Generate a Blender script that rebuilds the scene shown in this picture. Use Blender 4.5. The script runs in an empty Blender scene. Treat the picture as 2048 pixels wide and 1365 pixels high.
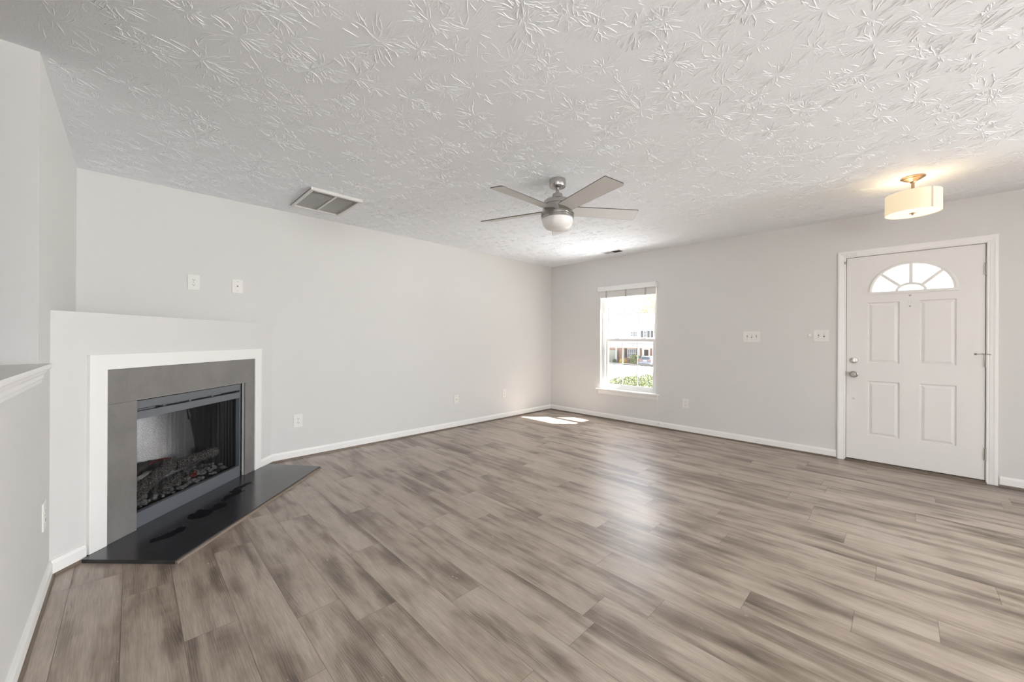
import bpy, bmesh, math, random
from mathutils import Vector, Matrix, Euler
random.seed(7)
R = math.radians
scene = bpy.context.scene
COL = scene.collection

# ------------------------------------------------------------------ camera
CAM_H = 1.2018
cam_d = bpy.data.cameras.new('camera')
cam = bpy.data.objects.new('camera', cam_d)
COL.objects.link(cam)
cam_d.sensor_width = 36.0
cam_d.lens = 771.39 / 2048 * 36.0
cam_d.shift_y = -3.78 / 2048
cam_d.clip_start = 0.02
cam_d.clip_end = 400
YAW = R(45.3287)                     # view direction measured from +X towards +Y
ROLL = R(0.2905)
fw = Vector((math.cos(YAW), math.sin(YAW), 0))
rt = Vector((math.sin(YAW), -math.cos(YAW), 0))
up = Vector((0, 0, 1))
rt2 = rt * math.cos(ROLL) + up * math.sin(ROLL)
up2 = up * math.cos(ROLL) - rt * math.sin(ROLL)
m = Matrix((rt2, up2, -fw)).transposed().to_4x4()
m.translation = (0, 0, CAM_H)
cam.matrix_world = m
scene.camera = cam

# ------------------------------------------------------------------ view, world, sun, large lights
vs = scene.view_settings
scene.display_settings.display_device = 'sRGB'
vs.view_transform = 'Standard'
vs.look = 'None'
vs.gamma = 1.0
vs.use_curve_mapping = False
vs.exposure = 0.38
scene.cycles.max_bounces = 12
scene.cycles.diffuse_bounces = 8
scene.cycles.transparent_max_bounces = 24
scene.cycles.sample_clamp_indirect = 6.0

SUN_TRAVEL = Vector((-1.0, 1.05, -1.95)).normalized()
world = bpy.data.worlds.new('daylight')
scene.world = world
world.use_nodes = True
wt = world.node_tree
wt.nodes.clear()
wo = wt.nodes.new('ShaderNodeOutputWorld')
wb = wt.nodes.new('ShaderNodeBackground')
sky = wt.nodes.new('ShaderNodeTexSky')
sky.sky_type = 'NISHITA'
sky.sun_disc = False
sky.sun_elevation = R(53.5)
sky.sun_rotation = R(136)
sky.air_density = 1.0
sky.dust_density = 1.5
wb.inputs['Strength'].default_value = 0.62
hz = wt.nodes.new('ShaderNodeMix'); hz.data_type = 'RGBA'          # thin bright haze over the blue
hz.inputs[0].default_value = 0.7
hz.inputs[7].default_value = (2.7, 2.72, 2.75, 1)
wt.links.new(sky.outputs['Color'], hz.inputs[6])
wt.links.new(hz.outputs[2], wb.inputs['Color'])
wt.links.new(wb.outputs['Background'], wo.inputs['Surface'])

def add_light(name, kind, energy, color, loc, direction=None, size=None, size_y=None, **kw):
    d = bpy.data.lights.new(name, kind)
    d.energy = energy
    d.color = color
    if kind == 'AREA':
        d.shape = 'RECTANGLE'
        d.size = size
        d.size_y = size_y
    for k, v in kw.items():
        setattr(d, k, v)
    o = bpy.data.objects.new(name, d)
    COL.objects.link(o)
    o.location = loc
    if direction is not None:
        o.rotation_euler = Vector(direction).to_track_quat('-Z', 'Y').to_euler()
    return o

add_light('sun', 'SUN', 58.0, (1.0, 0.97, 0.93), (20, -20, 40), SUN_TRAVEL, angle=R(0.9))
# added fill lamps behind the camera, set in openings made up for them
add_light('rear_fill', 'AREA', 15.0, (0.97, 0.98, 1.0), (-0.9, -6.46, 1.05), (0.1, 1, 0.0), 3.0, 2.0)
add_light('rear_up_fill', 'AREA', 8.0, (0.96, 0.98, 1.0), (-0.9, -6.40, 0.55), (0.0, 1, 0.9), 3.0, 1.0)
add_light('right_rear_fill', 'AREA', 380.0, (0.93, 0.97, 1.0), (5.12, -5.0, 1.22), (-1, 0.45, 0.05), 2.6, 1.5)
add_light('left_rear_fill', 'AREA', 62.0, (0.97, 0.98, 1.0), (-3.45, -3.4, 1.2), (1, 0.6, -0.08), 2.2, 1.6)
# added lamp above the view, boosts sky light through the window
add_light('outdoor_high_fill', 'AREA', 240.0, (0.97, 0.985, 1.0), (6.6, 3.1, 3.5), (-0.75, 0.0, -0.85), 1.8, 2.6)
# added ground lamp outside, lifts more light through the window onto the ceiling
add_light('outdoor_ground_fill', 'AREA', 560.0, (0.96, 0.98, 1.0), (6.15, 2.6, -0.26), (-0.25, 0, 1), 1.5, 4.5)

# ------------------------------------------------------------------ material helpers
def new_mat(name):
    mt = bpy.data.materials.new(name)
    mt.use_nodes = True
    nt = mt.node_tree
    nt.nodes.clear()
    out = nt.nodes.new('ShaderNodeOutputMaterial')
    bs = nt.nodes.new('ShaderNodeBsdfPrincipled')
    nt.links.new(bs.outputs[0], out.inputs[0])
    return mt, nt, bs, out

class NT:
    """small node-graph writer"""
    def __init__(s, nt): s.nt = nt
    def node(s, kind, **kw):
        n = s.nt.nodes.new(kind)
        for k, v in kw.items(): setattr(n, k, v)
        return n
    def set(s, sock, v):
        if hasattr(v, 'is_output') or isinstance(v, bpy.types.NodeSocket): s.nt.links.new(v, sock)
        else: sock.default_value = v
    def math(s, op, a, b=0.0, c=None, clamp=False):
        n = s.node('ShaderNodeMath', operation=op, use_clamp=clamp)
        s.set(n.inputs[0], a); s.set(n.inputs[1], b)
        if c is not None: s.set(n.inputs[2], c)
        return n.outputs[0]
    def vmath(s, op, a, b=None, scale=None):
        n = s.node('ShaderNodeVectorMath', operation=op)
        s.set(n.inputs[0], a)
        if b is not None: s.set(n.inputs[1], b)
        if scale is not None: s.set(n.inputs['Scale'], scale)
        return n.outputs['Value'] if op in ('LENGTH', 'DISTANCE', 'DOT_PRODUCT') else n.outputs[0]
    def sep(s, v):
        n = s.node('ShaderNodeSeparateXYZ'); s.set(n.inputs[0], v); return n.outputs
    def comb(s, x=0.0, y=0.0, z=0.0):
        n = s.node('ShaderNodeCombineXYZ')
        for i, v in enumerate((x, y, z)): s.set(n.inputs[i], v)
        return n.outputs[0]
    def obj(s): return s.node('ShaderNodeTexCoord').outputs['Object']
    def noise(s, vec, scale=5.0, detail=2.0, rough=0.5, dist=0.0, out='Fac'):
        n = s.node('ShaderNodeTexNoise')
        s.set(n.inputs['Vector'], vec)
        n.inputs['Scale'].default_value = scale; n.inputs['Detail'].default_value = detail
        n.inputs['Roughness'].default_value = rough; n.inputs['Distortion'].default_value = dist
        return n.outputs[out]
    def ramp(s, fac, stops):
        n = s.node('ShaderNodeValToRGB')
        s.set(n.inputs[0], fac)
        el = n.color_ramp.elements
        while len(el) > 1: el.remove(el[-1])
        for i, (p, c) in enumerate(stops):
            e = el[0] if i == 0 else el.new(p)
            e.position = p
            e.color = (c, c, c, 1) if not hasattr(c, '__len__') else (*c[:3], 1)
        return n.outputs[0]
    def mix(s, fac, a, b, mode='MIX'):
        n = s.node('ShaderNodeMix', data_type='RGBA', blend_type=mode)
        s.set(n.inputs[0], fac)
        for k, v in ((6, a), (7, b)):
            if isinstance(v, tuple) and len(v) == 3: v = (*v, 1)
            s.set(n.inputs[k], v)
        return n.outputs[2]
    def maprange(s, v, a, b, c=0.0, d=1.0, smooth=True):
        n = s.node('ShaderNodeMapRange')
        if smooth: n.interpolation_type = 'SMOOTHSTEP'
        for i, x in enumerate((v, a, b, c, d)): s.set(n.inputs[i], x)
        return n.outputs[0]
    def bump(s, h, strength=0.3, dist=0.01):
        n = s.node('ShaderNodeBump')
        n.inputs['Strength'].default_value = strength; n.inputs['Distance'].default_value = dist
        s.set(n.inputs['Height'], h); return n.outputs[0]

def simple(name, col, rough=0.5, metal=0.0, var=0.0, vscale=6.0, bump=0.0, bscale=60.0, spec=None, emis=None, estr=0.0, bdist=0.002):
    mt, nt, bs, out = new_mat(name)
    g = NT(nt)
    bs.inputs['Roughness'].default_value = rough
    bs.inputs['Metallic'].default_value = metal
    if spec is not None: bs.inputs['Specular IOR Level'].default_value = spec
    if var > 0:
        f = g.noise(g.obj(), vscale, 4, 0.55)
        lo = tuple(c * (1 - var) for c in col); hi = tuple(min(1, c * (1 + var)) for c in col)
        g.set(bs.inputs['Base Color'], g.mix(f, lo, hi))
    else:
        bs.inputs['Base Color'].default_value = (*col, 1)
    if bump > 0:
        g.set(bs.inputs['Normal'], g.bump(g.noise(g.obj(), bscale, 3, 0.6), bump, bdist))
    if emis:
        bs.inputs['Emission Color'].default_value = (*emis, 1)
        bs.inputs['Emission Strength'].default_value = estr
    return mt

M = {}
M['wall'] = simple('wall_paint', (0.688, 0.680, 0.667), 0.62, bump=0.05, bscale=140, var=0.012, vscale=1.5)
M['trim'] = simple('white_trim_paint', (0.86, 0.855, 0.84), 0.38, var=0.01, vscale=3)
M['door'] = simple('door_paint', (0.79, 0.775, 0.76), 0.42, var=0.01, vscale=3)
M['plastic'] = simple('white_plastic', (0.80, 0.79, 0.76), 0.35)
M['slot'] = simple('dark_slot', (0.03, 0.03, 0.03), 0.6)
M['nickel'] = simple('brushed_nickel', (0.47, 0.455, 0.435), 0.20, 1.0, var=0.04, vscale=30)
M['chrome'] = simple('polished_nickel', (0.75, 0.74, 0.72), 0.14, 1.0)
M['hinge'] = simple('satin_hinge_metal', (0.42, 0.40, 0.37), 0.4, 1.0)
M['blade'] = simple('silver_fan_blade', (0.70, 0.695, 0.68), 0.42, 0.0, var=0.02)
M['blade_edge'] = simple('dark_blade_edge', (0.10, 0.095, 0.09), 0.5)
M['bowl'] = simple('frosted_glass', (0.80, 0.79, 0.77), 0.35)
M['grille'] = simple('grille_paint', (0.72, 0.71, 0.69), 0.45)
M['vinyl'] = simple('window_vinyl', (0.83, 0.83, 0.82), 0.4)
M['tape'] = simple('ladder_tape', (0.48, 0.465, 0.44), 0.8)
M['blind'] = simple('blind_slat', (0.78, 0.765, 0.74), 0.5, var=0.02)
M['cord'] = simple('blind_cord', (0.75, 0.74, 0.71), 0.7)
M['bronze'] = simple('brushed_bronze', (0.42, 0.30, 0.20), 0.35, 1.0)
M['dark_gap'] = simple('dark_gap', (0.012, 0.012, 0.012), 0.8)
M['rubber'] = simple('weatherstrip', (0.05, 0.045, 0.04), 0.7)

# plank floor material: colour varies per plank through a face attribute, grain runs along Y
def plank_material(name, tone=1.0, rough=0.345, use_attr=True):
    mt, nt, bs, out = new_mat(name)
    g = NT(nt)
    p = g.obj()
    x, y, z = g.sep(p)
    if use_attr:
        at = g.node('ShaderNodeAttribute', attribute_name='plank')
        r = g.sep(at.outputs['Vector'])
        off = g.comb(g.math('MULTIPLY', r[0], 37.0), g.math('MULTIPLY', r[1], 53.0), g.math('MULTIPLY', r[2], 19.0))
        shade = r[0]
    else:
        off = g.comb(3.1, 1.7, 0.0); shade = 0.5
    q = g.vmath('ADD', p, off)
    qx, qy, qz = g.sep(q)
    s1 = g.noise(g.comb(g.math('MULTIPLY', qx, 8.5), g.math('MULTIPLY', qy, 1.15), qz), 1.0, 2, 0.5, 0.6)
    s2 = g.noise(g.comb(g.math('MULTIPLY', qx, 26.0), g.math('MULTIPLY', qy, 2.6), qz), 1.0, 4, 0.6, 0.4)
    blot = g.noise(g.comb(g.math('MULTIPLY', qx, 5.0), g.math('MULTIPLY', qy, 3.4), qz), 1.0, 3, 0.6, 0.3)
    fine = g.noise(g.comb(g.math('MULTIPLY', qx, 260.0), g.math('MULTIPLY', qy, 9.0), qz), 1.0, 3, 0.65)
    # cathedral arches: rings in a strongly stretched, warped field
    wv = g.node('ShaderNodeTexWave', wave_type='RINGS', rings_direction='SPHERICAL')
    g.set(wv.inputs['Vector'], g.comb(g.math('MULTIPLY', qx, 7.0), g.math('MULTIPLY', qy, 0.9), 0.0))
    wv.inputs['Scale'].default_value = 5.5; wv.inputs['Distortion'].default_value = 9.0
    wv.inputs['Detail'].default_value = 2.0; wv.inputs['Detail Scale'].default_value = 0.7
    f = g.math('ADD', g.math('MULTIPLY', s1, 0.46), g.math('MULTIPLY', s2, 0.28))
    f = g.math('ADD', f, g.math('MULTIPLY', blot, 0.26))
    f = g.math('ADD', f, g.math('MULTIPLY', g.math('SUBTRACT', shade, 0.5), 0.035))
    col = g.ramp(f, [(0.35, (0.115 * tone, 0.083 * tone, 0.062 * tone)), (0.44, (0.228 * tone, 0.176 * tone, 0.137 * tone)),
                     (0.51, (0.345 * tone, 0.281 * tone, 0.229 * tone)), (0.61, (0.430 * tone, 0.365 * tone, 0.304 * tone))])
    grain = g.math('ADD', g.math('MULTIPLY', g.maprange(fine, 0.3, 0.7), 0.30), 0.84)
    wmask = g.maprange(s1, 0.52, 0.36)
    gw = g.math('SUBTRACT', 1.0, g.math('MULTIPLY', g.math('MULTIPLY', g.maprange(wv.outputs['Fac'], 0.55, 0.95), wmask), 0.34))
    col = g.mix(1.0, col, g.comb(grain, grain, grain), 'MULTIPLY')
    col = g.mix(1.0, col, g.comb(gw, gw, gw), 'MULTIPLY')
    # pale flecks in the grain
    fl = g.noise(g.comb(g.math('MULTIPLY', qx, 60.0), g.math('MULTIPLY', qy, 22.0), qz), 1.0, 1, 0.5)
    flm = g.math('MULTIPLY', g.maprange(fl, 0.75, 0.80), wmask)
    col = g.mix(g.math('MULTIPLY', flm, 0.65), col, (0.55, 0.5, 0.44))
    g.set(bs.inputs['Base Color'], col)
    bs.inputs['Specular IOR Level'].default_value = 0.85
    rr = g.math('ADD', rough, g.math('MULTIPLY', g.math('SUBTRACT', s2, 0.5), 0.10))
    g.set(bs.inputs['Roughness'], rr)
    g.set(bs.inputs['Normal'], g.bump(g.math('ADD', fine, g.math('MULTIPLY', wv.outputs['Fac'], 0.3)), 0.07, 0.0008))
    return mt
M['plank'] = plank_material('vinyl_plank')
M['shoe'] = simple('shoe_moulding_wood', (0.165, 0.125, 0.095), 0.4, var=0.2, vscale=9)
M['nosing'] = simple('nosing_wood', (0.20, 0.155, 0.12), 0.25, var=0.15, vscale=12)
M['groove'] = simple('plank_groove', (0.13, 0.104, 0.082), 0.5)

M['ceiling'] = simple('textured_ceiling_paint', (0.835, 0.855, 0.885), 0.75, bump=0.35, bscale=110, bdist=0.003)

def slate_material(name, col=(0.030, 0.031, 0.034), rough=0.27, bump=0.25, stains=False):
    mt, nt, bs, out = new_mat(name)
    g = NT(nt)
    p = g.obj()
    a = g.noise(p, 5.0, 4, 0.6, 0.4)
    b = g.noise(p, 40.0, 4, 0.65)
    colr = g.mix(a, tuple(c * 0.75 for c in col), tuple(c * 1.45 for c in col))
    h = g.math('ADD', g.math('MULTIPLY', b, 0.5), g.math('MULTIPLY', g.noise(p, 14.0, 3, 0.5), 0.6))
    rr = g.math('ADD', rough, g.math('MULTIPLY', g.math('SUBTRACT', a, 0.5), 0.12))
    if stains:   # dark smears left on the slab, each a blotch with its own outline
        wx = g.noise(p, 9.0, 3, 0.6, out='Color')
        pw = g.vmath('ADD', p, g.vmath('SCALE', g.vmath('SUBTRACT', wx, (0.5, 0.5, 0.5)), scale=0.16))
        tot = None
        for (sx, sy, rx, ry) in STAINS:
            dd = g.vmath('MULTIPLY', g.vmath('SUBTRACT', pw, (sx, sy, 0.0)), (1 / rx, 1 / ry, 0.0))
            mk = g.maprange(g.vmath('LENGTH', dd), 1.0, 0.75)
            tot = mk if tot is None else g.math('MAXIMUM', tot, mk)
        colr = g.mix(tot, colr, (0.004, 0.004, 0.005))
        rr = g.math('ADD', rr, g.math('MULTIPLY', tot, 0.25))
        spec = g.math('SUBTRACT', 1.0, g.math('MULTIPLY', tot, 0.85))
        g.set(bs.inputs['Specular IOR Level'], spec)
    else: bs.inputs['Specular IOR Level'].default_value = 0.9
    g.set(bs.inputs['Base Color'], colr)
    g.set(bs.inputs['Roughness'], rr)
    g.set(bs.inputs['Normal'], g.bump(h, bump, 0.009))
    return mt
STAINS = [(0.36, -0.235, 0.060, 0.060), (0.43, -0.255, 0.05, 0.05), (0.66, -0.225, 0.10, 0.075), (0.76, -0.265, 0.085, 0.06), (1.00, -0.20, 0.13, 0.035), (1.14, -0.17, 0.10, 0.022), (0.90, -0.215, 0.06, 0.03)]
M['slate'] = slate_material('slate_tile', (0.165, 0.155, 0.15), 0.32, 0.7)
M['hearth'] = slate_material('hearth_slate', (0.026, 0.026, 0.029), 0.20, 0.10, True)
M['insert'] = simple('grey_steel_paint', (0.165, 0.178, 0.20), 0.34, 0.4, var=0.03, vscale=20)
M['insert_dark'] = simple('black_steel', (0.012, 0.012, 0.013), 0.5, 0.3)
M['firebox'] = simple('firebox_panel', (0.72, 0.72, 0.74), 0.27, 1.0, var=0.12, vscale=5)
M['ash'] = simple('grey_ember_stone', (0.15, 0.145, 0.14), 0.85, var=0.5, vscale=40, bump=0.5, bscale=80)
M['black_stone'] = simple('black_coal', (0.03, 0.028, 0.027), 0.8, var=0.4, vscale=40, bump=0.5, bscale=80)
M['ember'] = simple('red_ember_resin', (0.13, 0.020, 0.014), 0.15)

M['red_log'] = simple('dark_red_resin', (0.07, 0.028, 0.022), 0.35, var=0.5, vscale=25, bump=0.5, bscale=60)
def bark_material():
    mt, nt, bs, out = new_mat('charred_bark')
    g = NT(nt)
    p = g.obj()
    v = g.node('ShaderNodeTexVoronoi', voronoi_dimensions='3D', feature='DISTANCE_TO_EDGE')
    x, y, z = g.sep(p)
    g.set(v.inputs['Vector'], g.comb(g.math('MULTIPLY', x, 95.0), g.math('MULTIPLY', y, 55.0), g.math('MULTIPLY', z, 65.0)))
    v.inputs['Scale'].default_value = 1.0
    e = g.maprange(v.outputs['Distance'], 0.02, 0.22)
    g.set(bs.inputs['Base Color'], g.mix(e, (0.012, 0.010, 0.010), (0.16, 0.140, 0.133)))
    bs.inputs['Roughness'].default_value = 0.85
    g.set(bs.inputs['Normal'], g.bump(e, 0.8, 0.008))
    return mt
M['bark'] = bark_material()

def mesh_curtain_material():
    """black woven wire: the gaps of the weave are open"""
    mt, nt, bs, out = new_mat('woven_wire_mesh')
    g = NT(nt)
    x, y, z = g.sep(g.obj())
    a = g.math('ABSOLUTE', g.math('SINE', g.math('MULTIPLY', g.math('ADD', g.math('MULTIPLY', x, 0.8), z), math.pi / 0.0085)))
    b = g.math('ABSOLUTE', g.math('SINE', g.math('MULTIPLY', g.math('SUBTRACT', g.math('MULTIPLY', x, 0.8), z), math.pi / 0.0085)))
    wire = g.math('LESS_THAN', g.math('MINIMUM', a, b), 0.24)
    tr = g.node('ShaderNodeBsdfTransparent')
    mx = g.node('ShaderNodeMixShader')
    bs.inputs['Base Color'].default_value = (0.02, 0.02, 0.021, 1)
    bs.inputs['Roughness'].default_value = 0.4
    bs.inputs['Metallic'].default_value = 0.5
    g.set(mx.inputs[0], wire)
    nt.links.new(tr.outputs[0], mx.inputs[1]); nt.links.new(bs.outputs[0], mx.inputs[2])
    nt.links.new(mx.outputs[0], out.inputs[0])
    return mt
M['mesh'] = mesh_curtain_material()

def glass_material(name, tint=(1, 1, 1), gloss=0.06):
    mt = bpy.data.materials.new(name); mt.use_nodes = True
    nt = mt.node_tree; nt.nodes.clear(); g = NT(nt)
    out = g.node('ShaderNodeOutputMaterial')
    tr = g.node('ShaderNodeBsdfTransparent'); tr.inputs[0].default_value = (*tint, 1)
    gl = g.node('ShaderNodeBsdfGlossy'); gl.inputs['Roughness'].default_value = 0.02
    mx = g.node('ShaderNodeMixShader'); mx.inputs[0].default_value = gloss
    nt.links.new(tr.outputs[0], mx.inputs[1]); nt.links.new(gl.outputs[0], mx.inputs[2]); nt.links.new(mx.outputs[0], out.inputs[0])
    return mt
M['glass'] = glass_material('window_glass')
M['screen'] = glass_material('insect_screen_mesh', (0.80, 0.80, 0.81), 0.0)

# ------------------------------------------------------------------ mesh helpers
class MB:
    """collects boxes, prisms, lathes and tubes, then links them as ONE mesh object"""
    def __init__(s, off=(0, 0, 0)):
        s.bm = bmesh.new(); s.off = Vector(off)
    def quad(s, pts):
        vs_ = [s.bm.verts.new(p) for p in pts]
        return s.bm.faces.new(vs_)
    def box(s, x0, x1, y0, y1, z0, z1, M4=None):
        c = [(x, y, z) for x in (x0, x1) for y in (y0, y1) for z in (z0, z1)]
        if M4 is not None: c = [M4 @ Vector(p) for p in c]
        v = [s.bm.verts.new(p) for p in c]
        for f in ((0, 1, 3, 2), (4, 6, 7, 5), (0, 4, 5, 1), (2, 3, 7, 6), (0, 2, 6, 4), (1, 5, 7, 3)):
            s.bm.faces.new([v[i] for i in f])
        return s
    def prism(s, poly, z0, z1, M4=None):
        """poly: 2D outline in local XY, extruded in Z (M4 maps it elsewhere)"""
        T = M4 if M4 is not None else Matrix.Identity(4)
        a = [s.bm.verts.new(T @ Vector((p[0], p[1], z0))) for p in poly]
        b = [s.bm.verts.new(T @ Vector((p[0], p[1], z1))) for p in poly]
        s.bm.faces.new(a); s.bm.faces.new(list(reversed(b)))
        n = len(poly)
        for i in range(n): s.bm.faces.new([a[i], b[i], b[(i + 1) % n], a[(i + 1) % n]])
        return s
    def sweep(s, prof, p0, p1, nrm):
        """profile (depth, height) along the segment p0-p1; depth goes along nrm"""
        p0, p1, nrm = Vector(p0), Vector(p1), Vector(nrm)
        A = [s.bm.verts.new(p0 + nrm * d + Vector((0, 0, h))) for d, h in prof]
        B = [s.bm.verts.new(p1 + nrm * d + Vector((0, 0, h))) for d, h in prof]
        n = len(prof)
        for i in range(n): s.bm.faces.new([A[i], B[i], B[(i + 1) % n], A[(i + 1) % n]])
        s.bm.faces.new(A); s.bm.faces.new(list(reversed(B)))
        return s
    def lathe(s, prof, c=(0, 0, 0), seg=32, M4=None, sx=1.0, sy=1.0):
        T = M4 if M4 is not None else Matrix.Translation(c)
        rings = []
        for r, z in prof:
            if r < 1e-6: rings.append([s.bm.verts.new(T @ Vector((0, 0, z)))])
            else: rings.append([s.bm.verts.new(T @ Vector((r * sx * math.cos(2 * math.pi * i / seg), r * sy * math.sin(2 * math.pi * i / seg), z))) for i in range(seg)])
        for a, b in zip(rings, rings[1:]):
            for i in range(seg):
                j = (i + 1) % seg
                if len(a) == 1 and len(b) == 1: break
                if len(a) == 1: s.bm.faces.new([a[0], b[i], b[j]])
                elif len(b) == 1: s.bm.faces.new([a[i], b[0], a[j]])
                else: s.bm.faces.new([a[i], b[i], b[j], a[j]])
        return s
    def cyl(s, p0, p1, r, seg=16, r1=None):
        p0, p1 = Vector(p0), Vector(p1)
        d = p1 - p0
        T = Matrix.Translation(p0) @ d.to_track_quat('Z', 'Y').to_matrix().to_4x4()
        r1 = r if r1 is None else r1
        return s.lathe([(0, 0), (r, 0), (r1, d.length), (0, d.length)], seg=seg, M4=T)
    def tube(s, pts, r, seg=8):
        pts = [Vector(p) for p in pts]
        rings = []
        for i, p in enumerate(pts):
            t = (pts[min(i + 1, len(pts) - 1)] - pts[max(i - 1, 0)]).normalized()
            q = t.to_track_quat('Z', 'Y').to_matrix()
            rr = r[i] if hasattr(r, '__len__') else r
            rings.append([s.bm.verts.new(p + q @ Vector((rr * math.cos(2 * math.pi * k / seg), rr * math.sin(2 * math.pi * k / seg), 0))) for k in range(seg)])
        for a, b in zip(rings, rings[1:]):
            for k in range(seg): s.bm.faces.new([a[k], a[(k + 1) % seg], b[(k + 1) % seg], b[k]])
        s.bm.faces.new(rings[0]); s.bm.faces.new(list(reversed(rings[-1])))
        return s
    def blob(s, c, rx, ry, rz, seg=10, rings=6, jit=0.0):
        v0 = len(s.bm.verts)
        prof = [(math.sin(math.pi * i / rings), -math.cos(math.pi * i / rings)) for i in range(rings + 1)]
        prof[0] = (0, -1); prof[-1] = (0, 1)
        T = Matrix.Translation(c) @ Matrix.Diagonal((rx, ry, rz, 1))
        s.lathe(prof, seg=seg, M4=T)
        if jit:
            s.bm.verts.ensure_lookup_table()
            for v in s.bm.verts[v0:]:
                v.co += Vector((random.uniform(-1, 1) * rx, random.uniform(-1, 1) * ry, random.uniform(-1, 1) * rz)) * jit
        return s
    def build(s, name, mat, parent=None, smooth=None, bevel=0.0, bseg=2):
        bmesh.ops.translate(s.bm, verts=s.bm.verts, vec=-s.off)
        bmesh.ops.recalc_face_normals(s.bm, faces=s.bm.faces)
        me = bpy.data.meshes.new(name)
        s.bm.to_mesh(me); s.bm.free()
        me.materials.append(mat)
        o = bpy.data.objects.new(name, me)
        COL.objects.link(o)
        if parent is not None: o.parent = parent
        else: o.location = s.off
        if smooth:
            for p in me.polygons: p.use_smooth = True
            me.set_sharp_from_angle(angle=R(smooth))
        if bevel:
            b = o.modifiers.new('bevel', 'BEVEL')
            b.width = bevel; b.segments = bseg; b.limit_method = 'ANGLE'; b.angle_limit = R(40)
        return o

def tag(o, label=None, cat=None, group=None, kind=None):
    if label: o['label'] = label
    if cat: o['category'] = cat
    if group: o['group'] = group
    if kind: o['kind'] = kind
    return o

def thing(name, label, cat, loc=(0, 0, 0), rotz=0.0, group=None, kind=None):
    o = bpy.data.objects.new(name, None)
    COL.objects.link(o)
    o.location = loc; o.rotation_euler = (0, 0, rotz); o.empty_display_size = 0.1
    return tag(o, label, cat, group, kind)

def children_of(o): return [c for c in bpy.data.objects if c.parent == o]
def copy_tree(o, parent=None):
    c = o.copy(); COL.objects.link(c)
    if parent is not None: c.parent = parent
    for ch in children_of(o): copy_tree(ch, c)
    return c

def grid_wall(mb, us, zs, holes, d0, d1, P):
    """a slab with rectangular holes. us/zs: sorted breaks, holes: (u0,u1,z0,z1); P(u,d,z) -> point; front face at d0, back at d1"""
    def solid(i, j):
        if i < 0 or j < 0 or i >= len(us) - 1 or j >= len(zs) - 1: return False
        uc, zc = (us[i] + us[i + 1]) / 2, (zs[j] + zs[j + 1]) / 2
        return not any(h[0] < uc < h[1] and h[2] < zc < h[3] for h in holes)
    for i in range(len(us) - 1):
        for j in range(len(zs) - 1):
            if not solid(i, j): continue
            u0, u1, z0, z1 = us[i], us[i + 1], zs[j], zs[j + 1]
            mb.quad([P(u0, d0, z0), P(u1, d0, z0), P(u1, d0, z1), P(u0, d0, z1)])
            mb.quad([P(u0, d1, z0), P(u0, d1, z1), P(u1, d1, z1), P(u1, d1, z0)])
            if not solid(i - 1, j): mb.quad([P(u0, d0, z0), P(u0, d0, z1), P(u0, d1, z1), P(u0, d1, z0)])
            if not solid(i + 1, j): mb.quad([P(u1, d0, z0), P(u1, d1, z0), P(u1, d1, z1), P(u1, d0, z1)])
            if not solid(i, j - 1): mb.quad([P(u0, d0, z0), P(u0, d1, z0), P(u1, d1, z0), P(u1, d0, z0)])
            if not solid(i, j + 1): mb.quad([P(u0, d0, z1), P(u1, d0, z1), P(u1, d1, z1), P(u0, d1, z1)])
    bmesh.ops.remove_doubles(mb.bm, verts=mb.bm.verts, dist=1e-5)
    return mb

# ------------------------------------------------------------------ room dimensions
XR, YL, XL, H = 5.139, 4.246, -0.285, 2.44
XB, YB = -3.5, -6.5                  # outer ends of the room behind the camera
YC = 2.640                           # end of the full-height part of the left wall
YHE = 1.45                           # near end of the half wall
WIN = (2.377, 3.265, 0.435, 1.975)   # window opening in wall_right: y0 y1 z0 z1
DOOR = (-0.505, 0.406, 0.0, 2.042)

# ------------------------------------------------------------------ floor: one plank per face
def build_floor():
    bm = bmesh.new()
    lay = bm.loops.layers.float_vector.new('plank')
    W, L, G = 0.1785, 1.22, 0.0007
    x_first = 1.403 - W * 28
    known = {0: 0.973, 1: 0.768, 2: 1.144, 3: 0.504, 4: 1.365, 5: 1.108, 6: 0.754, 7: 0.0915, 8: -0.325, 9: 0.2405, 10: 0.439,
             -8: 2.521, -7: 1.985, -6: 1.969 - 0.5, -5: 1.8165}
    extra = {4: [0.1565], 5: [-0.098]}
    def face(x0, x1, y0, y1, z, mi, rnd):
        v = [bm.verts.new(p) for p in ((x0, y0, z), (x1, y0, z), (x1, y1, z), (x0, y1, z))]
        f = bm.faces.new(v); f.material_index = mi
        for lp in f.loops: lp[lay] = rnd
    face(XB, XR + 0.06, YB, YL + 0.05, -0.0012, 1, (0.5, 0.5, 0.5))
    k = -28
    while True:
        x0 = 1.403 + W * k; x1 = x0 + W
        if x0 > XR + 0.05: break
        if x1 > XB:
            e = known.get(k, random.uniform(0, L))
            y = e - L * math.ceil((e - YB) / L)
            while y < YL:
                ya, yb = max(y, YB), min(y + L, YL + 0.02)
                if yb - ya > 0.01:
                    face(max(x0, XB) + G, min(x1, XR + 0.02) - G, ya + G, yb - G, 0.0, 0, (random.random(), random.random(), random.random()))
                y += L
        k += 1
    me = bpy.data.meshes.new('floor'); bm.to_mesh(me); bm.free()
    me.materials.append(M['plank']); me.materials.append(M['groove'])
    o = bpy.data.objects.new('floor', me); COL.objects.link(o)
    # slab thickness under the boards
    return tag(o, 'grey brown wood plank floor of the living room', 'floor', kind='structure')
build_floor()

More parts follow.
